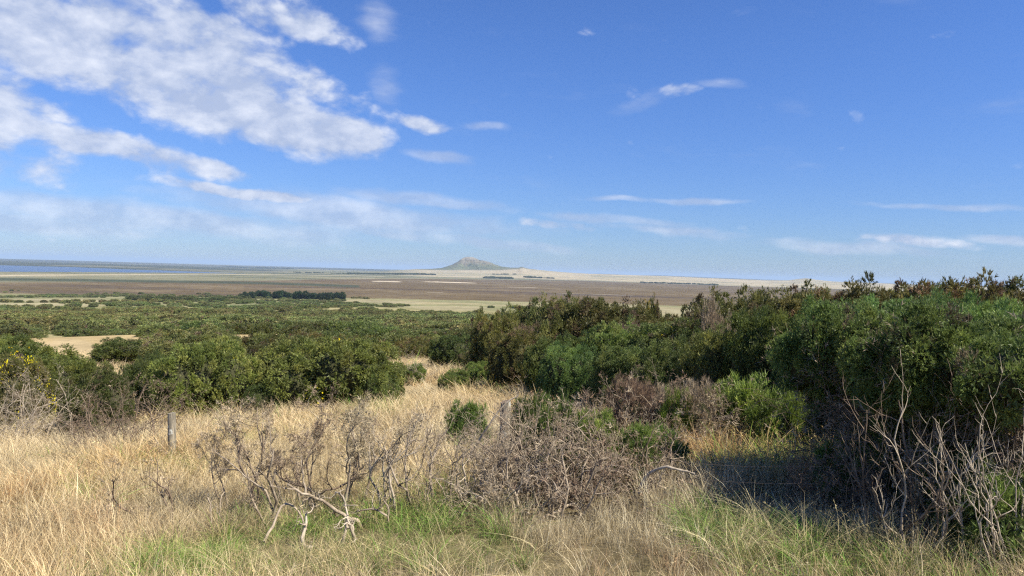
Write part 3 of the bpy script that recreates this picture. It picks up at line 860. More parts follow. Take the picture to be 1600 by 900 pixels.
B = []   # (cls, k, px, d, w, h, label, blossom, tint)
B += [
    ('dome', 0, 312, 18.5, 2.75, 530, 'rounded green gorse bush behind the left weathered fence post, lit top', 'few', (1.4, 1.35, 1.15)),  # tint lightened: sunlight on the dome put into the crown colour
    ('dome', 1, 503, 19.5, 3.9, 523, 'biggest rounded green gorse bush, beyond the bare dead shrubs left of centre', 'some', (1.3, 1.3, 1.12)),  # crown tint raised for the light its top catches
    ('dome', 0, 418, 18.0, 1.2, 600, 'small green gorse bush tucked below the gap between two big rounded bushes', None, (.75, .8, .75)),  # tint lowered to paint the dark gap between the big domes
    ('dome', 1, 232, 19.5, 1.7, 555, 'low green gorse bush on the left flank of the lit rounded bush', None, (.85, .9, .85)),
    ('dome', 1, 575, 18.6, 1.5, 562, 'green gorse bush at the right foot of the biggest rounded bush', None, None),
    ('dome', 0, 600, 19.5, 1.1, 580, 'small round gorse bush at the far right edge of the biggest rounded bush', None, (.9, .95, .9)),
    ('spread', 0, 195, 42, 3.6, 530, 'dark green gorse bush on the right rim of the dry grass clearing', None, (.6, .72, .62)),  # low tint puts its shaded side into the crown colour
    ('spread', 1, 300, 36, 5.0, 512, 'wide green gorse bush behind the lit rounded bush on the left', None, None),
    ('near', 0, 20, 24, 4.2, 527, 'bright green gorse bank at the left edge of the photo', 'few', (1.15, 1.12, .9)),
    ('near', 1, 95, 20.5, 2.4, 562, 'low green gorse sloping down from the left bank below the clearing', None, (1.1, 1.1, .9)),
    ('spread', 2, 28, 17.5, 1.7, 556, 'gorse bush crowned with dense yellow blossom at the left edge', 'many', None),
    ('spread', 1, 150, 15.6, 1.5, 578, 'low dark gorse bush arching over bare branches by the dry clearing', None, (.7, .75, .65)),
    ('near', 0, 640, 25, 1.1, 569, 'small bushy green gorse in dry grass right of the biggest rounded bush', None, (1.05, 1.1, .95)),
    ('near', 1, 612, 26, 1.0, 574, 'smallest green gorse touching the biggest rounded bush on its right', None, (1.05, 1.1, .95)),
    ('near', 0, 712, 22, 1.15, 578, 'low green gorse clump, left one of two in the middle grass', None, (1.05, 1.1, .95)),
    ('near', 1, 757, 24.5, 1.35, 566, 'low green gorse clump, right one of two in the middle grass', None, (1.05, 1.1, .95)),
    ('spread', 0, 606, 44, 1.9, 540, 'small dull gorse bush with bare twigs behind the middle grass patch', None, None),
    ('spread', 1, 662, 47, 2.9, 528, 'olive gorse bush behind the middle patch of dry grass', None, (1.0, .98, .86)),
    ('dome', 0, 712, 36, 2.6, 522, 'dark rounded gorse bush at the foot of the central hump', None, (.8, .9, .85)),
    ('spread', 2, 782, 26, 2.1, 487, 'tall olive gorse bush on the left shoulder of the central hump', None, (1.05, 1, .9)),
    ('spread', 0, 818, 22, 2.0, 515, 'gorse bush with brownish tips at the front of the central hump', None, (1.04, 1, .9)),
    ('spread', 1, 840, 27, 2.9, 466, 'tall gorse bush forming the left top of the central hump', None, None),
    ('spread', 2, 900, 27, 2.9, 463, 'tall gorse bush at the top middle of the central hump', None, None),
    ('spread', 0, 958, 26, 2.9, 468, 'gorse bush at the right end of the central hump with flower tips', 'few', None),
    ('spread', 1, 1010, 24, 1.0, 468, 'slender gorse bush tipped with yellow flowers standing against the pale field', 'many', (.9, .95, .9)),
    ('spread', 1, 1040, 23, 2.9, 487, 'round topped gorse bush right of the pale field gap', None, None),
    ('near', 0, 905, 16.2, 1.7, 541, 'dark green leafy gorse bush standing beside the dry grass at the centre', None, (.85, .95, .9)),
    ('dome', 1, 880, 19.5, 2.2, 520, 'green gorse bush behind the dark leafy bush at the centre', None, (.9, .95, .9)),
    ('near', 1, 1000, 14.5, 1.9, 540, 'blue green leafy gorse bush behind the reddish dead shrub, left side', None, (.95, 1, .95)),
    ('near', 0, 1075, 13.5, 1.9, 535, 'blue green leafy gorse bush behind the reddish dead shrub, right side', None, (.95, 1, .95)),
    ('dome', 0, 985, 18.5, 2.3, 505, 'rounded gorse bush in the middle of the central thicket', None, (.9, .95, .9)),
    ('spread', 0, 1085, 18, 2.9, 497, 'dark gorse bush with orange flowers in the thicket below the leaning bare branches', 'few', (.75, .85, .75)),
    ('near', 1, 1150, 12.5, 1.9, 510, 'green gorse bush in the thicket right of the centre', None, None),
    ('spread', 1, 1150, 18, 2.9, 462, 'windswept gorse bush with pale bare branches on its left side', None, (.85, .85, .75)),
    ('spread', 2, 1215, 19, 2.9, 447, 'leftmost gorse bush on the right hand skyline', None, None),
    ('near', 0, 1215, 11.5, 1.6, 487, 'gorse bush with yellow flowers near the left of the right hand thicket', 'few', (1.05, 1.1, .9)),
    ('spread', 0, 1275, 18.5, 2.9, 456, 'second gorse bush from the left on the right hand skyline', None, (1, .9, .8)),
    ('spread', 1, 1345, 17, 2.9, 454, 'third gorse bush from the left on the right hand skyline', None, (1, .95, .8)),
    ('spread', 2, 1430, 14, 2.9, 442, 'tallest gorse bush of the right hand skyline, its top against blue sky', None, (1.0, .98, .86)),
    ('spread', 0, 1500, 12.5, 2.9, 444, 'gorse bush with dead twigs on the right hand skyline', None, (1.05, .97, .86)),
    ('spread', 1, 1585, 12, 2.9, 442, 'rightmost gorse bush of the skyline with bare twisted top twigs', None, (1, .95, .85)),
    ('spread', 0, 1700, 12, 2.9, 440, 'gorse bush beyond the right edge of the skyline row', None, None),
    ('spread', 2, 1385, 14.5, 2.9, 459, 'brown tinged gorse bush between skyline bushes', None, (1.1, .9, .78)),
    ('near', 1, 1285, 11.0, 1.8, 492, 'green gorse bush in shade at the left end of the right hand thicket', None, None),
    ('near', 0, 1345, 10.4, 2.0, 475, 'green gorse bush in the sunlit plateau of the right hand thicket', 'few', (1.1, 1.15, .9)),
    ('near', 1, 1440, 8.8, 2.0, 470, 'blue green gorse bush in the middle of the right hand plateau', None, (1.0, 1.15, 1.1)),
    ('near', 0, 1540, 8.4, 2.0, 468, 'green gorse bush at the back of the right hand plateau', 'few', (1, 1.15, 1.0)),
    ('near', 1, 1650, 8.0, 2.2, 468, 'green gorse bush at the right edge of the plateau', None, None),
    ('near', 0, 1380, 8.4, 1.2, 520, 'dark shaded gorse bush under the left canopy of the near thicket', None, None),
    ('near', 1, 1480, 7.6, 1.8, 500, 'shaded gorse bush filling the dark behind the twisted trunks', None, None),
    ('near', 0, 1600, 6.3, 1.8, 485, 'dense leafy gorse bush at the right edge behind bare twigs', 'few', (1, 1.1, .95)),
    ('shoot', 0, 730, 10.6, .68, 626, 'small fresh green gorse sprouting left of the dark topped post', None, (1.0, 1.15, .95)),
    ('shoot', 1, 832, 9.0, .6, 619, 'small green gorse sprouting just right of the dark topped post', None, (1.0, 1.15, 1)),
    ('shoot', 0, 985, 6.6, .6, 660, 'green gorse regrowth below the tangle of dead twigs', None, (.9, 1.05, .9)),
    ('shoot', 1, 1060, 8.8, .45, 608, 'bright green tuft of gorse rising out of the reddish dead shrub', None, (1.3, 1.45, .9)),
    ('shoot', 1, 1190, 9.0, 1.2, 588, 'soft green gorse seedlings beside the sunlit pale grass', None, (1.2, 1.35, 1)),
    ('shoot', 0, 1230, 8.2, .8, 610, 'green gorse seedling at the edge of the right hand shade', None, (1.1, 1.25, .9)),
    ('shoot', 0, 1400, 5.4, .62, 650, 'leafy green gorse sprout in front of the twisted trunks', None, (.9, 1.1, .9)),
    ('shoot', 1, 1350, 5.7, .6, 680, 'dim green gorse sprout under the left canopy', None, (.9, 1.05, .9)),
    ('shoot', 1, 1575, 4.5, .6, 780, 'green leafy regrowth in the bottom right corner', None, (1, 1.15, 1)),
    ('shoot', 1, 868, 6.9, .55, 618, 'green gorse shoots at the top of the dense grey tangle', None, (.95, 1.1, .9)),
    ('shoot', 0, 930, 6.7, .6, 640, 'bright green gorse shoots at the right of the dense grey tangle', None, (1.1, 1.25, .9)),
    ('shoot', 1, 905, 6.6, .7, 690, 'shaded green gorse shoots low inside the dense grey tangle', None, (.6, .7, .6)),  # low tint puts the shade inside the tangle into the colour
    ('shoot', 0, 1040, 6.9, .6, 665, 'green shoots among brown stems right of the tangle', None, (.95, 1.1, .9)),
    ('shoot', 1, 1440, 5.1, .55, 610, 'green leafy sprout among the twisted trunks', None, (1, 1.1, .95)),
    ('shoot', 0, 1500, 4.7, .5, 700, 'small green sprout low among the grey stems', None, (1, 1.1, .95)),
    ('shoot', 0, 1590, 4.2, .7, 740, 'largest green leafy sprout at the lower right edge', None, (1, 1.1, .95)),
    ('shoot', 0, 1545, 5.0, .5, 640, 'slim green sprout between bare stems near the right edge', None, (1, 1.15, 1)),
]
FOOT = []   # footprints that keep grass out
for (cls, k, px, d, w, h, label, bl, tint) in B:
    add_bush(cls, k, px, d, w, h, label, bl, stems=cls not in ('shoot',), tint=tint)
    if cls != 'shoot' and 'yond the' not in label[-40:]: FOOT.append((place(px, d), d, w * .40))
    elif cls != 'shoot': FOOT.append((place(px, d), d, w * .40))

# umbrella shaped gorse with twisted trunks (right foreground)
def canopy_bush(px, d, w, h, k, seed, label, lean):
    X = place(px, d); z = gz(X, d); h = ztop(px, h, d) - z
    t = thing('gorse_bush', label, 'gorse bush', (X, d, z), 0)
    c = add_obj('crown', CR['canopy'][k], t, kind='stuff'); c.scale = (w / NAT[CR['canopy'][k].name][0], w / NAT[CR['canopy'][k].name][0], h / NAT[CR['canopy'][k].name][1]); c.color = (1.0, 1.12, .98, 1)
    rng = np.random.default_rng(seed)
    tb = Tubes(); tw = Tubes()
    for s in range(5):
        a = rng.uniform(0, 6.28)
        tb0 = Tubes()
        grow(tb0, (rng.uniform(-.3, .3), rng.uniform(-.75, -.3), -.08), (math.cos(a) * .35 + lean, math.sin(a) * .2 - .12, 1), h * rng.uniform(.72, .9), rng.uniform(.016, .026), 0, 2, rng, .24, .05, (3, 5), (12, 8, 6), .33, .8, .35, (lean * .5, 0, 0), .25)
        V, F = tb0.arrays()
        add_obj('trunk', mesh_from('trunk', V, [F], [M['bark' if s % 2 else 'bark_brown']], smooth=True), t)
        tw.tips += tb0.tips
    for s in range(46):      # fine dead twigs hanging under the canopy
        a = rng.uniform(0, 6.28); q = w * .42 * math.sqrt(rng.uniform(.05, 1))
        grow(tw, (math.cos(a) * q * .6, math.sin(a) * q * .6 - .1, rng.uniform(.15, .8)), (math.cos(a) * .7 + lean, math.sin(a) * .7, rng.uniform(.2, 1)), rng.uniform(.45, .8), rng.uniform(.005, .010), 0, 2, rng, .25, .1, (4, 6), (8, 6, 4), .5, .7, .3, (0, 0, 0), .15)
    add_obj('dead_twigs', tw.mesh('dead_twigs', 'bark_brown'), t, kind='stuff')
    add_obj('dead_needles', twig_mass('dead_needles', tw.tips, .06, 2, 4, seed, [(.20, .15, .11), (.26, .2, .15)], .7), t, kind='stuff')
    FOOT.append((X, d, w * .14))
    b = add_obj('blossoms', BL['few'], t); b.scale = (w / 3.6, w / 3.6, h / 1.95 * 1.05)
    return t


canopy_bush(1405, 6.0, 1.6, 484, 0, 401, 'windswept gorse with flat canopy over bare twigs, left end of the near thicket', -.25)
canopy_bush(1475, 5.3, 1.5, 483, 1, 402, 'flat topped gorse with twisted pale trunks in full view near the right edge', .05)
canopy_bush(1590, 4.9, 1.7, 486, 0, 403, 'leafy gorse canopy over grey stems cut by the right edge', .2)

# stands of bare upright stems in front of the canopies
def stem_stand(px, d, n, h, seed, label, mat='bark', w=.5, lean=(0, 0, 0), r=.009):
    X = place(px, d); z = gz(X, d)
    rng = np.random.default_rng(seed)
    t = thing('dead_shrub', label, 'dead shrub', (X, d, z))
    for s in range(n):
        tb = Tubes()
        grow(tb, (rng.uniform(-w, w) * .5, rng.uniform(-.2, .2), -.05), (rng.uniform(-.3, .3) + lean[0], rng.uniform(-.2, .2), 1), h * rng.uniform(.6, 1.1), r * rng.uniform(.6, 1.4), 0, 2, rng, .17, .40, (3, 5), (12, 6, 4), .34, .8, .3, (0, 0, 0), .3)
        add_obj('stem', tb.mesh('stem', mat), t)
    return t


stem_stand(1465, 4.35, 11, 1.0, 501, 'upright bare grey stems in front of the twisted gorse trunks', 'bark_brown', w=.45)
stem_stand(1515, 4.15, 9, .95, 502, 'leaning pale bare stems in front of the leafy right canopy', 'bark_pale', .5, (.1, 0, 0))
stem_stand(1580, 4.0, 8, .8, 503, 'crooked pale stems at the lower right edge', 'bark_pale', .4, (-.3, 0, 0))
stem_stand(1415, 4.7, 10, .85, 504, 'thin brown bare stems left of the twisted trunks', 'bark_brown', .5, (-.5, 0, 0), .007)
stem_stand(1345, 5.6, 6, .7, 505, 'shaded thin twigs sprawling left out of the near thicket', 'bark_brown', .5, (-.8, 0, 0), .006)


# ------------------------------------------------------------------ dead shrubs
def dead_shrub(px, d, topy, seed, label, stems=3, mat='bark', needles_=.5, col=GREY, levels=3, wig=.18, spreadw=.26, r=.016, kids=(3, 5), lean=(0, 0, 0), size=.045, per=3, name='dead_shrub'):
    X = place(px, d); z = gz(X, d); h = max(ztop(px, topy, d) - z, .3)
    me, tips = bare_shrub('branches', seed, stems, h, r, mat, levels, wig, spreadw, kids, lean)
    v_ = np.empty(len(me.vertices) * 3, np.float32); me.vertices.foreach_get('co', v_)
    k_ = h / np.percentile(v_[2::3], 99.5)
    t = thing(name, label, 'dead shrub', (X, d, z), 0, (min(k_, 1.3), min(k_, 1.3), k_))
    add_obj('branches', me, t)
    if needles_ > 0:
        add_obj('dry_needles', twig_mass('dry_needles', tips, size, per, 5, seed + 1, col, needles_, jit=.02), t, kind='stuff')
    return t


dead_shrub(438, 5.9, 640, 601, 'tallest bare dead shrub with a curving trunk left of centre', 3, wig=.16, r=.018, lean=(-.12, 0, 0))
dead_shrub(392, 6.6, 642, 602, 'bare dead shrub with dark forked trunk and twiggy grey top', 3, mat='bark_brown', needles_=.9, r=.016, lean=(-.15, 0, 0), size=.05, per=5)
dead_shrub(500, 6.4, 618, 603, 'slim dead shrub crowned with dense grey dry twigs', 3, mat='bark_brown', needles_=1, size=.05, per=5)
dead_shrub(548, 6.3, 625, 604, 'dead shrub with dense grey crown and a crooked fork', 4, needles_=1, size=.05, per=5)
dead_shrub(468, 6.9, 615, 605, 'dead shrub behind with pinkish grey twig crown', 3, needles_=1, size=.05, per=5, col=BROWN + GREY)
dead_shrub(282, 6.4, 692, 606, 'small dark dead shrub with tangled top below the fence post', 3, mat='bark_brown', needles_=.3, wig=.24, r=.011)
dead_shrub(330, 5.8, 765, 607, 'low arching bare branch beside the small dark dead shrub', 2, needles_=0, wig=.24, spreadw=1.3, r=.012, kids=(2, 3), levels=2)
dead_shrub(620, 5.8, 640, 608, 'bare pale dead shrub with open twisting branches near the middle', 4, mat='bark_pale', needles_=.15, r=.014, wig=.20)
dead_shrub(665, 5.9, 655, 609, 'bare dead shrub with pointed upright twigs left of the dense tangle', 4, needles_=.15, r=.012)
dead_shrub(585, 5.4, 715, 610, 'looping bare branches rising out of green grass', 3, mat='bark', needles_=.1, wig=.5, r=.014)
dead_shrub(545, 5.0, 765, 611, 'knot of broken pale branches lying in the green grass', 4, mat='bark_pale', needles_=0, wig=.5, spreadw=1.4, r=.015, levels=2, kids=(3, 5))
dead_shrub(640, 7.0, 632, 612, 'single thin dead shrub with a slanting dark twig', 2, needles_=.2, r=.009)
dead_shrub(350, 6.9, 645, 613, 'dead shrub with feathery grey top left of the forked one', 2, needles_=.8, r=.011, size=.05, per=5)

# dense dead bushes
def dense_dead(px, d, w, topy, seed, label, col, mat='bark', crownk=None, stems=22, needles_=.22, per=4, size=.045, green=False):
    X = place(px, d); z = gz(X, d); h = max(ztop(px, topy, d) - z, .3) * 1.08
    rng = np.random.default_rng(seed)
    tb = Tubes()
    for s in range(stems):
        a = rng.uniform(0, 6.28); q = w * .35 * math.sqrt(rng.uniform(0, 1))
        grow(tb, (math.cos(a) * q, math.sin(a) * q, -.05), (math.cos(a) * .5, math.sin(a) * .5, 1), h * rng.uniform(.55, .85), rng.uniform(.007, .013), 0, 3, rng, .30, .05, (3, 4), (9, 7, 5, 4), .45, 1.0, .45, (0, 0, 0), .2)
    t = thing('dead_shrub', label, 'dead shrub', (X, d, z))
    V_, F_ = tb.arrays()
    k_ = h / 1.08 / np.percentile(V_[:, 2], 99.6)
    V_[:, 2] *= k_
    tb.tips = [(a_ * np.array([1, 1, k_]), b_) for a_, b_ in tb.tips]
    add_obj('branches', mesh_from('branches', V_, [F_], [M[mat]], smooth=True), t)
    add_obj('dry_needles', twig_mass('dry_needles', tb.tips, size, per, 5, seed + 1, col, needles_, jit=.03), t, kind='stuff')
    if crownk is not None:
        c = add_obj('crown', CR['dead'][crownk], t, kind='stuff'); c.scale = (w / 2.0, w / 2.0, h / NAT[CR['dead'][crownk].name][1] * .9); c.rotation_euler = (0, 0, rng.uniform(0, 6))
    FOOT.append((X, d, w * .33))
    return t


dense_dead(835, 6.5, 1.1, 628, 701, 'dense tangle of grey dead twigs in front of the dark topped post', GREY)
dense_dead(905, 6.2, 1.0, 612, 702, 'dense grey brown dead bush in the middle foreground', GREY + BROWN, stems=30)
dense_dead(985, 6.5, .8, 640, 703, 'dead bush with brown stems right of the dense grey tangle', GREY + BROWN, mat='bark_brown', stems=20)
dense_dead(752, 5.9, .8, 668, 719, 'grey twiggy dead bush at the left end of the tangle', GREY, stems=14)
dense_dead(870, 5.5, .9, 668, 720, 'nearest grey dead bush, low in front of the tangle', GREY + BROWN, stems=14)
dense_dead(950, 5.7, .8, 690, 721, 'brown grey dead bush low at the right front of the tangle', BROWN, 'bark_brown', stems=12)
dense_dead(1005, 6.0, .8, 662, 722, 'grey dead twigs at the right end of the tangle above the arched branch', GREY + BROWN, stems=14)
dense_dead(798, 7.3, 1.1, 640, 716, 'grey twiggy brush standing against the dark topped post', GREY, stems=26)
dense_dead(780, 5.8, .8, 690, 704, 'low tangle of pale dead twigs at the left of the dense one', GREY, mat='bark_pale', stems=17, needles_=.3)
dense_dead(1000, 9.4, 1.15, 586, 705, 'reddish brown dead gorse with feathery tips behind the grey tangle', BROWN, crownk=0, stems=23, size=.07)
dense_dead(1075, 9.0, 1.1, 584, 706, 'pinkish grey dead gorse right of the reddish one', GREY, crownk=1, stems=23, size=.07)
dense_dead(215, 12.2, 1.5, 585, 707, 'dense brown dead bush left of the weathered fence post', GREY + BROWN, mat='bark_brown', stems=27)
dense_dead(160, 13.2, 1.0, 612, 708, 'low dead bush with dark sweeping branches beside a green tuft', BROWN, mat='bark_brown', stems=20)
dense_dead(75, 14.6, 1.5, 566, 709, 'pale grey dead gorse with white twisted trunks under the yellow blossom', GREY, mat='bark_pale', stems=23)
dense_dead(15, 14.2, 1.3, 575, 710, 'pale grey dead gorse at the very left edge', GREY, mat='bark_pale', stems=17)
dense_dead(815, 24, 1.3, 505, 711, 'brownish dead gorse patch in the front face of the central hump', BROWN, crownk=0, stems=13)
dense_dead(980, 22, 1.6, 500, 712, 'dead brown twiggy gorse below the slender flower tipped bush', BROWN, mat='bark', crownk=0, stems=17)
dense_dead(640, 25, 1.0, 545, 713, 'dead twiggy bush with pale stems at the head of the grass strip', GREY, mat='bark_pale', stems=17)
dense_dead(1120, 17, 1.2, 462, 714, 'windswept dead bush with pale leaning branches in the right thicket', GREY, mat='bark_pale', crownk=1, stems=13)
dense_dead(1440, 5.0, .9, 690, 717, 'tan brushwood at the foot of the twisted trunks', BROWN + GREY, stems=16)
dense_dead(1545, 4.6, .9, 700, 718, 'tan and grey brushwood at the lower right edge', GREY + BROWN, stems=16)
dense_dead(1330, 5.3, .8, 690, 715, 'dark brown brushwood lying under the left canopy of the near thicket', BROWN, mat='bark_brown', stems=20, needles_=.5)

def log(pts, r0, r1, label, mat='bark_pale', name='fallen_branch', twigs=3, seed=0):
    rng = np.random.default_rng(seed)
    P = np.array(pts, float); base = P[0].copy()
    t = np.linspace(0, len(P) - 1, 14); i = np.minimum(t.astype(int), len(P) - 2); f = (t - i)[:, None]
    pm = np.vstack([2 * P[0] - P[1], P, 2 * P[-1] - P[-2]])
    a, b, c, d = pm[i], pm[i + 1], pm[i + 2], pm[i + 3]
    Q = .5 * ((2 * b) + (-a + c) * f + (2 * a - 5 * b + 4 * c - d) * f ** 2 + (-a + 3 * b - 3 * c + d) * f ** 3)
    Q = Q - base + rng.normal(size=Q.shape) * r0 * .15
    tb = Tubes(); tb.add(list(Q), np.linspace(r0, r1, 14) * (1 + rng.uniform(-.15, .15, 14)), 7)
    for k in range(twigs):
        j = rng.integers(5, 13)
        grow(tb, Q[j], rng.normal(size=3), .12, r1 * .5, 1, 2, rng)
    o = add_obj(name, tb.mesh(name, mat)); o.location = base
    o['label'] = label; o['category'] = 'branch'
    return o


def W(px, d, up):
    X = place(px, d); return (X, d, gz(X, d) + up)


log([W(1004, 5.6, .12), W(1018, 5.6, .26), W(1045, 5.5, .33), W(1070, 5.45, .31), W(1092, 5.4, .29)], .016, .007, 'curved bleached branch arching out of the dark gap right of the tangle', seed=1)
log([W(455, 4.2, .0), W(468, 4.25, .05), W(482, 4.3, .03), W(500, 4.2, .0)], .008, .004, 'thin dead stick lying in the green grass at the bottom', 'bark', seed=2)
log([W(418, 5.1, .02), W(432, 5.2, .12), W(447, 5.3, .25), W(470, 5.3, .20), W(486, 5.2, .06)], .011, .006, 'grey curved branch bowed over the grass below the tallest dead shrub', 'bark', seed=3)
log([W(738, 6.9, .35), W(765, 6.8, .62), W(790, 6.8, .82), W(812, 6.8, .9)], .012, .006, 'slanting pale branch leaning up to the dark topped post', 'bark_pale', seed=4)
log([W(1128, 18, 1.45), W(1140, 18, 1.35), W(1150, 17.9, 1.1), (place(1156, 17.8), 17.0, gz(place(1156, 17.8), 17.0) + .9)], .035, .02, 'long bleached branch leaning in the windswept bush', 'bark_pale', seed=5)


# ------------------------------------------------------------------ fence posts and wire
def post_mat():
    m, nt, N, L = new_mat('weathered_post_wood')
    tc = N('ShaderNodeTexCoord')
    mp = N('ShaderNodeMapping'); mp.inputs['Scale'].default_value = (60, 60, 5); L(tc.outputs['Object'], mp.inputs[0])
    n = N('ShaderNodeTexNoise'); n.inputs['Scale'].default_value = 1; n.inputs['Detail'].default_value = 7; n.inputs['Roughness'].default_value = .7; L(mp.outputs[0], n.inputs['Vector'])
    r = N('ShaderNodeValToRGB'); r.color_ramp.elements[0].position = .38; r.color_ramp.elements[0].color = (.09, .08, .06, 1)
    r.color_ramp.elements[1].position = .62; r.color_ramp.elements[1].color = (.37, .32, .235, 1); L(n.outputs[0], r.inputs[0])
    n2 = N('ShaderNodeTexNoise'); n2.inputs['Scale'].default_value = 11; n2.inputs['Detail'].default_value = 4; L(tc.outputs['Object'], n2.inputs['Vector'])
    r2 = N('ShaderNodeValToRGB'); r2.color_ramp.elements[0].position = .60; r2.color_ramp.elements[1].position = .66; L(n2.outputs[0], r2.inputs[0])
    mx = N('ShaderNodeMix'); mx.data_type = 'RGBA'; L(r2.outputs[0], mx.inputs[0]); L(r.outputs[0], mx.inputs[6]); mx.inputs[7].default_value = (.55, .56, .50, 1)
    p = N('ShaderNodeBsdfPrincipled'); p.inputs['Roughness'].default_value = .9; L(mx.outputs[2], p.inputs['Base Color'])
    b = N('ShaderNodeBump'); b.inputs['Strength'].default_value = .7; b.inputs['Distance'].default_value = .01; L(n.outputs[0], b.inputs['Height']); L(b.outputs[0], p.inputs['Normal'])
    out = N('ShaderNodeOutputMaterial'); L(p.outputs[0], out.inputs[0])
    return m


M['post'] = post_mat()


def post(px, d, r, h, label, lean, cut=(0, 0), darktop=False, seed=0):
    rng = np.random.default_rng(seed)
    X = place(px, d); z = gz(X, d)
    n, s = 12, 20
    V = []
    ang = np.arange(s) * 2 * math.pi / s
    gro = 1 + rng.uniform(-.07, .05, s)
    for i in range(n):
        t = i / (n - 1)
        rr = r * gro * (1.04 - .08 * t)
        if i == n - 1: rr = rr * .93
        zz = -.25 + (h + .25) * min(t * 1.012, 1)
        cx, cy = rr * np.cos(ang), rr * np.sin(ang)
        zt = zz + (cut[0] * cx + cut[1] * cy) * (t > .85)
        V.append(np.stack([cx + lean[0] * zz, cy + lean[1] * zz, zt], 1))
    V = np.concatenate(V)
    i = np.arange(n - 1)[:, None]; j = np.arange(s)[None]
    F = np.stack([i * s + j, i * s + (j + 1) % s, (i + 1) * s + (j + 1) % s, (i + 1) * s + j], -1).reshape(-1, 4)
    me = mesh_from('fence_post', V, [F, ], [M['post']], smooth=False)
    o = thing('fence_post', label, 'fence post', (X, d, z))
    add_obj('shaft', me, o)
    # end grain: slightly recessed disc
    top = V[-s:] * 1.0
    c = top.mean(0); c[2] -= .012
    T = np.vstack([top, c[None]])
    Ft = np.array([(k, (k + 1) % s, s) for k in range(s)])
    add_obj('end_grain', mesh_from('end_grain', T, [Ft], [M['bark_brown' if darktop else 'post']]), o)
    return o


post(272, 10.4, .055, .72, 'weathered grey wooden fence post in the dry grass on the left', (-.03, 0), (.15, 0), seed=1)
post(792, 8.3, .062, ztop(792, 627, 8.3) - gz(place(792, 8.3), 8.3), 'grey fence post stump with dark slanting top behind the dead tangle', (0, 0), (.3, .1), True, seed=2)

m_, nt_, N_, L_ = new_mat('fence_wire_steel')
_p = N_('ShaderNodeBsdfPrincipled'); _p.inputs['Base Color'].default_value = (.22, .17, .13, 1); _p.inputs['Metallic'].default_value = .4; _p.inputs['Roughness'].default_value = .5
_o = N_('ShaderNodeOutputMaterial'); L_(_p.outputs[0], _o.inputs[0]); M['wire'] = m_
for hgt, dd, lab in ((.40, 5.45, 'upper thin fence wire crossing the dark gap right of the tangle'), (.30, 5.35, 'lower thin fence wire crossing the dark gap right of the tangle')):
    tb = Tubes()
    a, b = np.array(W(985, dd + .4, hgt)), np.array(W(1290, dd - .5, hgt))
    q = [a + (b - a) * t + np.array([0, 0, -.04 * math.sin(math.pi * t)]) - a for t in np.linspace(0, 1, 12)]
    tb.add(q, np.full(12, .0012), 4)
    o = add_obj('fence_wire', tb.mesh('fence_wire', 'wire')); o.location = a; o['label'] = lab; o['category'] = 'wire'


# ------------------------------------------------------------------ scrub on the slope: individuals, then the mass beyond
rs = np.random.default_rng(55)
CLEAR = [(108, 48, 62, 18), (178, 26, 46, 7), (430, 45, 420, 40), (320, 60, 560, 30), (110, 90, 470, 35), (60, 150, 900, 60), (700, 66, 780, 180), (560, 60, 560, 25),
         (28, 8, 180, 30), (430, 30, 330, 32), (600, 60, 1150, 60), (40, 130, 650, 60), (1000, 140, 1000, 300), (240, 120, 1180, 60), (700, 10, 260, 12)]


def in_clear(x, y, grow_=1.0):
    p = pxof(x, y); r = np.hypot(x, y)
    m = np.zeros(len(x), bool)
    for (pc, hw, dist, dw) in CLEAR:
        m |= ((p - pc) / hw) ** 2 + ((r - dist) / dw) ** 2 < grow_
    return m


cand = []
placed = [(place(b[2], b[3]), b[3], b[4] * .35) for b in B]
tries = 0
zones = [(24, 60, 85), (60, 150, 165)]
for (d0, d1, nn) in zones:
    got = 0; tries = 0
    while got < nn and tries < 6000:
        tries += 1
        d = math.sqrt(rs.uniform(d0 ** 2, d1 ** 2)); p = rs.uniform(-120, 1500)
        lo = np.interp(p, [-120, 0, 30, 205, 235, 420, 620, 700, 760, 1000, 1200, 1500], [27, 30, 85, 85, 40, 38, 52, 50, 31, 30, 24, 24])
        if d < lo: continue
        if p > 1050 and d > 60 and rs.uniform() < .8: continue
        x = place(p, d)
        if in_clear(np.array([x]), np.array([d]), 1.35)[0]: continue
        # the strip of sight towards the clearing stays low
        w = rs.uniform(2.0, 4.6) * (1.0 if d < 60 else 1.25)
        if any((x - a) ** 2 + (d - b) ** 2 < (c + w * .30) ** 2 for a, b, c in placed): continue
        placed.append((x, d, w * .36)); cand.append((p, d, x, w)); got += 1
HM = lambda p, d: np.interp(p, [0, 250, 420, 560, 760, 1500], [1.1, 1.2, 1.5, 1.55, 1.4, 1.5])
protos = []


def belt_label(p, d):
    where = np.searchsorted([140, 300, 430, 560, 700, 860, 1080], p)
    spot = ['left of the dry grass clearing', 'right of the dry grass clearing', 'behind the lit left bush',
            'behind the biggest rounded bush', 'behind the central dry grass strip', 'beside the central hump', 'behind the central hump', 'under the right hand skyline'][where]
    if d < 45: a = 'gorse bush in the nearest belt '
    elif d < 75: a = 'gorse bush in the second belt '
    elif d < 110: a = 'small looking gorse bush farther down '
    else: a = 'tiny looking gorse bush far down the slope '
    return a + spot


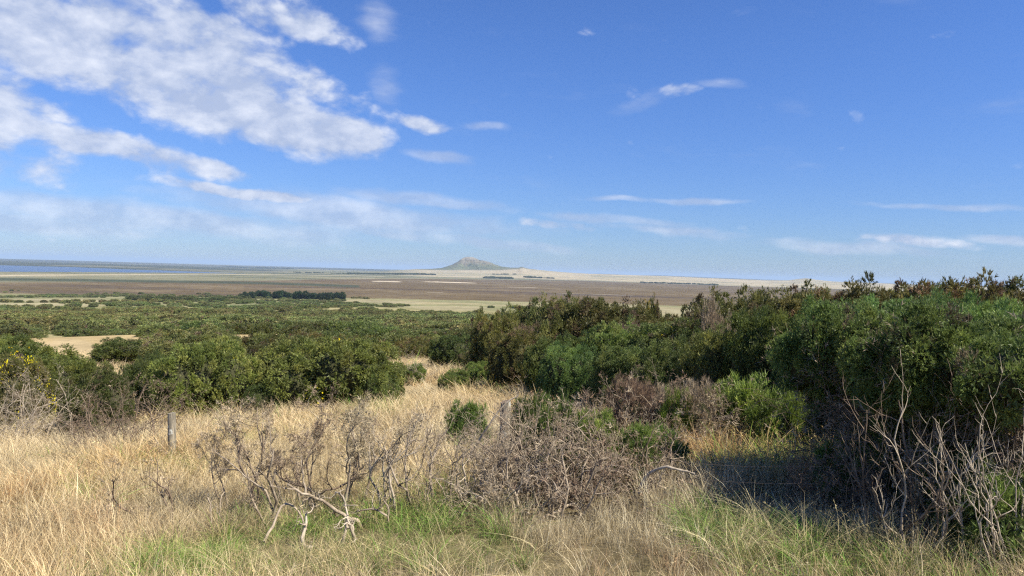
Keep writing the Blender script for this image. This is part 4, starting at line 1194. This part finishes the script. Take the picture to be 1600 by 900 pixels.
for i, (p, d, x, w) in enumerate(sorted(cand, key=lambda q: q[1])):
    g = 0 if d < 60 else 1
    near = d < 45
    me = CR['spread'][i % 3] if near else CR['mid'][i % 4]
    o = add_obj('gorse_bush', me)
    nat, nh = NAT[me.name]
    h = HM(p, d) * rs.uniform(.75, 1.15) * (1.0 if d < 60 else 1.15)
    cap = np.interp(p, [0, 250, 420, 560, 760, 1000, 1200, 1500], [512, 508, 499, 494, 500, 498, 470, 450]) - (0 if d < 60 else 4)
    h = max(min(h, ztop(p, cap, d) - gz(x, d)), .55)
    if p > 60 and p < 180 and d < 50: h *= .45
    o.location = (x, d, gz(x, d) - .1); o.rotation_euler = (0, 0, rs.uniform(0, 6.28)); o.scale = (w / nat, w / nat, h / nh)
    q = rs.uniform(.6, 1.0) if d > 45 else rs.uniform(.48, .75)  # nearest belt darkened in colour to set off the light-tinted domes
    o.color = (q * rs.uniform(.9, 1.25), q, q * rs.uniform(.75, 1.0), 1)
    if d > 60: o.color = (q * 1.0, q * 1.08, q * 1.0, 1)
    o['label'] = belt_label(p, d); o['group'] = 'scrub: ' + o['label']; o['category'] = 'gorse bush'

# beyond 150 m the scrub reads as one mass
def far_variants():
    out = []
    for k in range(4):
        out.append(crown('scrub_clump', rand_lumps(400 + k, 2.2, 1.7, 5), .42, 60, 26, .24, 3, GREEN if k % 2 else OLIVE, 420 + k, width=.42, core=.8, mat='scrub', brown=.05))
    return out


def far_scrub():
    n = 15000
    d = np.concatenate([np.sqrt(rs.uniform(150 ** 2, 420 ** 2, 5200)), np.sqrt(rs.uniform(420 ** 2, 1330 ** 2, n - 5200)), ])
    p = rs.uniform(-350, 1700, len(d))
    x = (p - 800) / F_PX * d; y = d
    # density follows patches
    pn = wnoise(x, y, 170, 3, 41) + .35 * wnoise(x, y, 50, 2, 42)
    th = np.interp(d, [150, 350, 500, 800, 1000, 1330], [-.75, -.55, -.22, .05, .2, .3])
    rightp = np.interp(p, [500, 650, 800, 1700], [0, .3, .6, .8]) * (d > 500)
    ok = (pn > th + rightp) & ~in_clear(x, y)
    # a long scrub tongue left of the pale field
    x, y, d = x[ok], y[ok], d[ok]
    z = terrain(x, y) - .1
    n = len(x)
    s = rs.uniform(.6, 1.35, n) * np.interp(d, [150, 1300], [.95, 1.5])
    q = rs.uniform(.7, 1.2, (n, 1)) * np.array([[1.18, 1.18, 1.36]]) * (1 + .22 * wnoise(x, y, 90, 3, 44)[:, None])
    q[:, 0] *= 1 + .16 * wnoise(x, y, 140, 2, 45)
    rot = np.stack([np.zeros(n), np.zeros(n), rs.uniform(0, 6.28, n)], 1)
    scatter('distant_scrub', np.stack([x, y, z], 1), rot, np.stack([s * 1.15, s * 1.15, s], 1), rs.integers(0, 4, n), q, far_variants())


far_scrub()

# tree crown for shelter belt and far copses
def tree_meshes():
    out = []
    for k in range(3):
        lm = [(0, 0, 5.2, 3.0, 3.0, 4.2)] + [(rs.uniform(-2.2, 2.2), rs.uniform(-2, 2), rs.uniform(3, 7), 2.0, 2.0, 2.0) for _ in range(5)]
        cr = crown('crown', lm, 1.0, 60, 14, 1.1, 3, [(.035, .07, .022), (.045, .08, .028), (.03, .058, .02)], 440 + k, width=.35, core=.82, zmin=.6)
        tb = Tubes(); grow(tb, (0, 0, -.3), (0, 0, 1), 6, .22, 0, 1, rs, .08, .3, (4, 6), (7, 5), .5, .8)
        out.append((cr, tb.mesh('trunk', 'bark_brown')))
    return out


ORD = 'first second third fourth fifth sixth seventh eighth ninth tenth eleventh twelfth thirteenth fourteenth fifteenth sixteenth seventeenth eighteenth nineteenth twentieth twenty-first twenty-second twenty-third twenty-fourth twenty-fifth twenty-sixth'.split()
TM = tree_meshes()
for i in range(26):
    f = i / 25
    p = 376 + 158 * f + rs.uniform(-2, 2); d = 1120 + rs.uniform(-14, 14)
    x = place(p, d)
    nth = ORD[i]
    t = thing('pine_tree', 'dark evergreen tree, %s from the left in the low shelter belt by the brown heath' % nth, 'tree', (x, d, gz(x, d)), rs.uniform(0, 6.28), (1, 1, 1), 'trees of the shelter belt')
    s = rs.uniform(.85, 1.2) * (1.0 if f > .08 else .8)
    t.scale = (s * 1.15, s * 1.15, s * 1.05)
    add_obj('crown', TM[i % 3][0], t, kind='stuff'); add_obj('trunk', TM[i % 3][1], t)


def far_copse():
    spec = [(545, 680, 6300, 60, 170, 9), (1000, 1120, 5600, 60, 60, 7), (820, 868, 6100, 50, 30, 9), (758, 800, 5700, 90, 60, 9), (355, 385, 11500, 60, 30, 10), (400, 456, 11500, 60, 70, 10), (770, 815, 6800, 40, 16, 8),
            (330, 380, 980, 16, 14, 5), (200, 350, 860, 30, 40, 4), (455, 560, 6000, 90, 40, 6)]
    P, S = [], []
    for (p0, p1, d, dd, n, h) in spec:
        p = rs.uniform(p0, p1, n); q = d + rs.normal(size=n) * dd
        x = (p - 800) / F_PX * q
        P.append(np.stack([x, q, terrain(x, q) - .2], 1)); S.append(np.stack([np.full(n, h / 1.7) * rs.uniform(.6, 1.2, n)] * 3, 1) * np.array([[1.5, 1.5, 1]]))
    P, S = np.concatenate(P), np.concatenate(S); n = len(P)
    scatter('distant_woods', P, np.stack([np.zeros(n), np.zeros(n), rs.uniform(0, 6.28, n)], 1), S, rs.integers(0, 4, n), np.repeat([[.55, .62, .6]], n, 0), far_variants())


far_copse()


# ------------------------------------------------------------------ grass
def tuft(name, seed, n, h, w, spread, bend, cols, segs=4, seed_heads=0, lean=0.0):
    rng = np.random.default_rng(seed)
    V, C, F = [], [], []
    cols = np.array(cols)
    a = rng.uniform(0, 6.28, n); rad = spread * np.sqrt(rng.uniform(0, 1, n))
    base = np.stack([np.cos(a) * rad, np.sin(a) * rad, np.full(n, -.02)], 1)
    da = a + rng.normal(size=n) * .9
    out = np.stack([np.cos(da), np.sin(da)], 1)
    hh = h * rng.uniform(.5, 1.15, n); bb = bend * rng.uniform(.2, 1.4, n)
    fa = rng.uniform(0, 6.28, n)
    side = np.stack([np.cos(fa), np.sin(fa), np.zeros(n)], 1)
    c = cols[rng.integers(0, len(cols), n)] * rng.uniform(.6, 1.35, (n, 1))
    off = 0
    for i in range(segs + 1):
        t = i / segs
        hor = (bb * t ** 2 * hh)[:, None] * out + np.array([[lean, 0]]) * (t ** 1.5) * hh[:, None]
        zz = hh * (t - .35 * np.minimum(bb, 1.3) * t ** 2.4)
        p = base + np.concatenate([hor, zz[:, None]], 1)
        ww = w * (1 - t * .9) * (1 + .25 * math.sin(3 * t))
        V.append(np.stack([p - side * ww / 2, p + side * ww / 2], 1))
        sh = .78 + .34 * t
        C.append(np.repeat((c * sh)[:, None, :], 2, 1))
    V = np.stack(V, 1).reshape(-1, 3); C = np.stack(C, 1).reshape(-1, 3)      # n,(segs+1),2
    k = (segs + 1) * 2
    q = np.array([(2 * i, 2 * i + 1, 2 * i + 3, 2 * i + 2) for i in range(segs)])
    F = (np.arange(n)[:, None, None] * k + q[None]).reshape(-1, 4)
    tris = []
    if seed_heads:
        m = min(seed_heads, n)
        tip = V.reshape(n, segs + 1, 2, 3)[:m, -1].mean(1); pre = V.reshape(n, segs + 1, 2, 3)[:m, -2].mean(1)
        dr = unit(tip - pre)
        per = 5
        P = np.repeat(tip, per, 0) - np.repeat(dr, per, 0) * (rng.uniform(0, .10, (m * per, 1)))
        v2, f2, c2 = needles(P, unit(np.repeat(dr, per, 0) + rng.normal(size=(m * per, 3)) * .3), np.full(m * per, .019), np.repeat(c[:m] * 1.1, per, 0), 2, .5, .2, rng)
        f2 = f2 + len(V)
        V = np.vstack([V, v2]); C = np.vstack([C, c2]); tris = [f2]
    return mesh_from(name, V, [F] + tris, [M['grass']], C)


STRAW = [(.58, .47, .28), (.64, .54, .33), (.48, .38, .22), (.68, .60, .40), (.38, .31, .18)]
REDST = [(.42, .29, .165), (.46, .33, .19), (.36, .24, .13), (.5, .38, .23)]
GRN = [(.13, .28, .04), (.18, .36, .055), (.10, .20, .035), (.26, .38, .08), (.36, .40, .13)]
MIXG = [(.20, .24, .08), (.45, .37, .18), (.32, .30, .13), (.5, .42, .22)]
PALE = [(.60, .50, .28), (.52, .43, .22), (.66, .57, .34), (.42, .38, .17)]
TUFTS = [
    tuft('grass_tuft', 1, 30, .42, .0042, .09, .45, STRAW, 3, 4), tuft('grass_tuft', 2, 30, .38, .0040, .10, .6, STRAW, 3, 4), tuft('grass_tuft', 3, 34, .34, .0038, .11, .5, REDST, 3, 9),
    tuft('grass_tuft', 4, 26, .36, .0062, .10, .9, GRN, 4), tuft('grass_tuft', 5, 26, .30, .0065, .11, 1.2, GRN, 4), tuft('grass_tuft', 6, 28, .38, .0052, .10, .8, MIXG, 4, 6),
    tuft('grass_tuft', 7, 24, .50, .0044, .08, 1.1, PALE, 5, 0, .15), tuft('grass_tuft', 8, 24, .48, .0042, .08, 1.3, PALE, 5, 6, -.25),
    tuft('grass_tuft', 9, 40, .22, .0045, .13, .8, STRAW, 2), tuft('grass_tuft', 10, 30, .16, .006, .14, 1.5, [(.30, .23, .14), (.38, .30, .19), (.24, .18, .1)], 2),
]


def grass():
    rg = np.random.default_rng(77)
    zones_ = [(2.3, 5.2, 170), (5.2, 8.5, 125), (8.5, 13.5, 75), (13.5, 22, 32), (22, 50, 7)]
    P, S, I, T, R = [], [], [], [], []
    for (a, b, dens) in zones_:
        xm = .82
        area = xm * (b * b - a * a) + 1.2 * (b - a)
        n = int(area * dens)
        y = np.sqrt(rg.uniform(a * a, b * b, n)); x = rg.uniform(-1, 1, n) * (y * xm + .6)
        ok = np.ones(n, bool)
        for (fx, fy, fr) in FOOT:
            ok &= ((x - fx) ** 2 + (y - fy) ** 2 > fr * fr)
        ok &= ~((wnoise(x, y, .55, 2, 60) + .4 * wnoise(x, y, 2.2, 2, 61) < -.28) & (rg.uniform(size=n) < .5) & (y < 14))
        x, y = x[ok], y[ok]; n = len(x)
        p = pxof(x, y)
        py = 424 + (p - 800) * .0285 + (EYE - terrain(x, y) - .2) / y * F_PX     # design-time lookup of where the photo shows which grass
        def el(cx, cy, rx, ry): return np.exp(-(((p - cx) / rx) ** 2 + ((py - cy) / ry) ** 2) ** 1.5)
        nz = wnoise(x, y, 1.1, 3, 51); nz2 = wnoise(x, y, 2.6, 2, 52); nz3 = wnoise(x, y, .6, 2, 53)
        g = 1.15 * el(540, 815, 300, 60) + .7 * el(770, 830, 90, 50) + .75 * el(1100, 800, 90, 35) + 1.1 * el(1290, 850, 160, 60) + .6 * el(1180, 790, 110, 30) + .5 * el(310, 870, 150, 40) + .9 * el(1540, 880, 130, 60) \
            + .8 * el(110, 645, 60, 18) + .5 * el(560, 640, 60, 22) + .45 * el(1210, 650, 70, 40) 
        g = np.clip(g + .55 * nz + .30 * nz2, 0, 1)
        pale = .8 * el(420, 870, 180, 55) + .8 * el(790, 880, 120, 50) + .75 * el(1180, 830, 120, 45) + .7 * el(1180, 655, 90, 40) + .4 * el(450, 730, 200, 50) + .5 * el(600, 860, 260, 50)
        red = .9 * el(990, 850, 130, 60) + .7 * el(1100, 690, 90, 40) + .6 * el(60, 640, 110, 25) + .9 * el(1300, 900, 160, 30) + .6 * el(880, 700, 120, 60) + .4 * el(60, 800, 160, 60)
        u = rg.uniform(size=n)
        idx = rg.integers(0, 2, n)
        idx = np.where(rg.uniform(size=n) < np.clip(red + .25 * nz2, 0, 1) * .8, 2, idx)
        u2 = rg.uniform(size=n)
        idx = np.where(u2 < .12, 8, idx)
        isg = g > .25 + u * .55
        idx = np.where(isg, np.where(rg.uniform(size=n) < .5, rg.integers(3, 5, n), 5), idx)
        isp = rg.uniform(size=n) < np.clip(pale, 0, 1) * .30
        idx = np.where(isp, rg.integers(6, 8, n), idx)
        # trodden patch in the shade on the right
        tr = .7 * el(1235, 760, 50, 18)
        idx = np.where(rg.uniform(size=n) < tr * 1.2, 9, idx)
        low = y > 13.5
        s = rg.uniform(.5, 1.32, n) * (1 + .18 * nz2) * (1 - .25 * np.clip(nz3, 0, 1))
        s = s * np.where(y < 5.2, .72, 1) * (1 - .38 * el(500, 800, 260, 90)) * (1 - .45 * np.clip(wnoise(x, y, .9, 2, 57) - .1, 0, 1))
        s *= np.interp(y, [0, 10, 16, 38], [1, 1.0, 1.15, 1.6])
        sw = s * np.interp(y, [0, 8, 14, 38], [1, 1.1, 1.6, 2.6])
        sz = s * np.interp(y, [0, 14, 22, 38], [1, .95, .75, .45])
        t = np.ones((n, 3)) * (1 + .20 * nz[:, None]) * rg.uniform(.62, 1.28, (n, 1))
        t *= np.array([[1.09, 1.03, .96]])
        t[:, 0] *= 1 + .06 * nz2; t[:, 2] *= 1 - .10 * nz2
        P.append(np.stack([x, y, terrain(x, y)], 1)); S.append(np.stack([sw, sw, sz], 1)); I.append(idx); T.append(t)
        R.append(np.stack([rg.normal(size=n) * .17, rg.normal(size=n) * .17 + .06, rg.uniform(0, 6.28, n)], 1))
    P, S, I, T, R = map(np.concatenate, (P, S, I, T, R))
    print('grass tufts', len(P))
    scatter('grass', P, R, S, I, T, TUFTS)


grass()
print('meshes', len(bpy.data.meshes), 'objects', len(bpy.data.objects))
print('unique triangles', sum(len(m.loops) - 2 * len(m.polygons) for m in bpy.data.meshes))
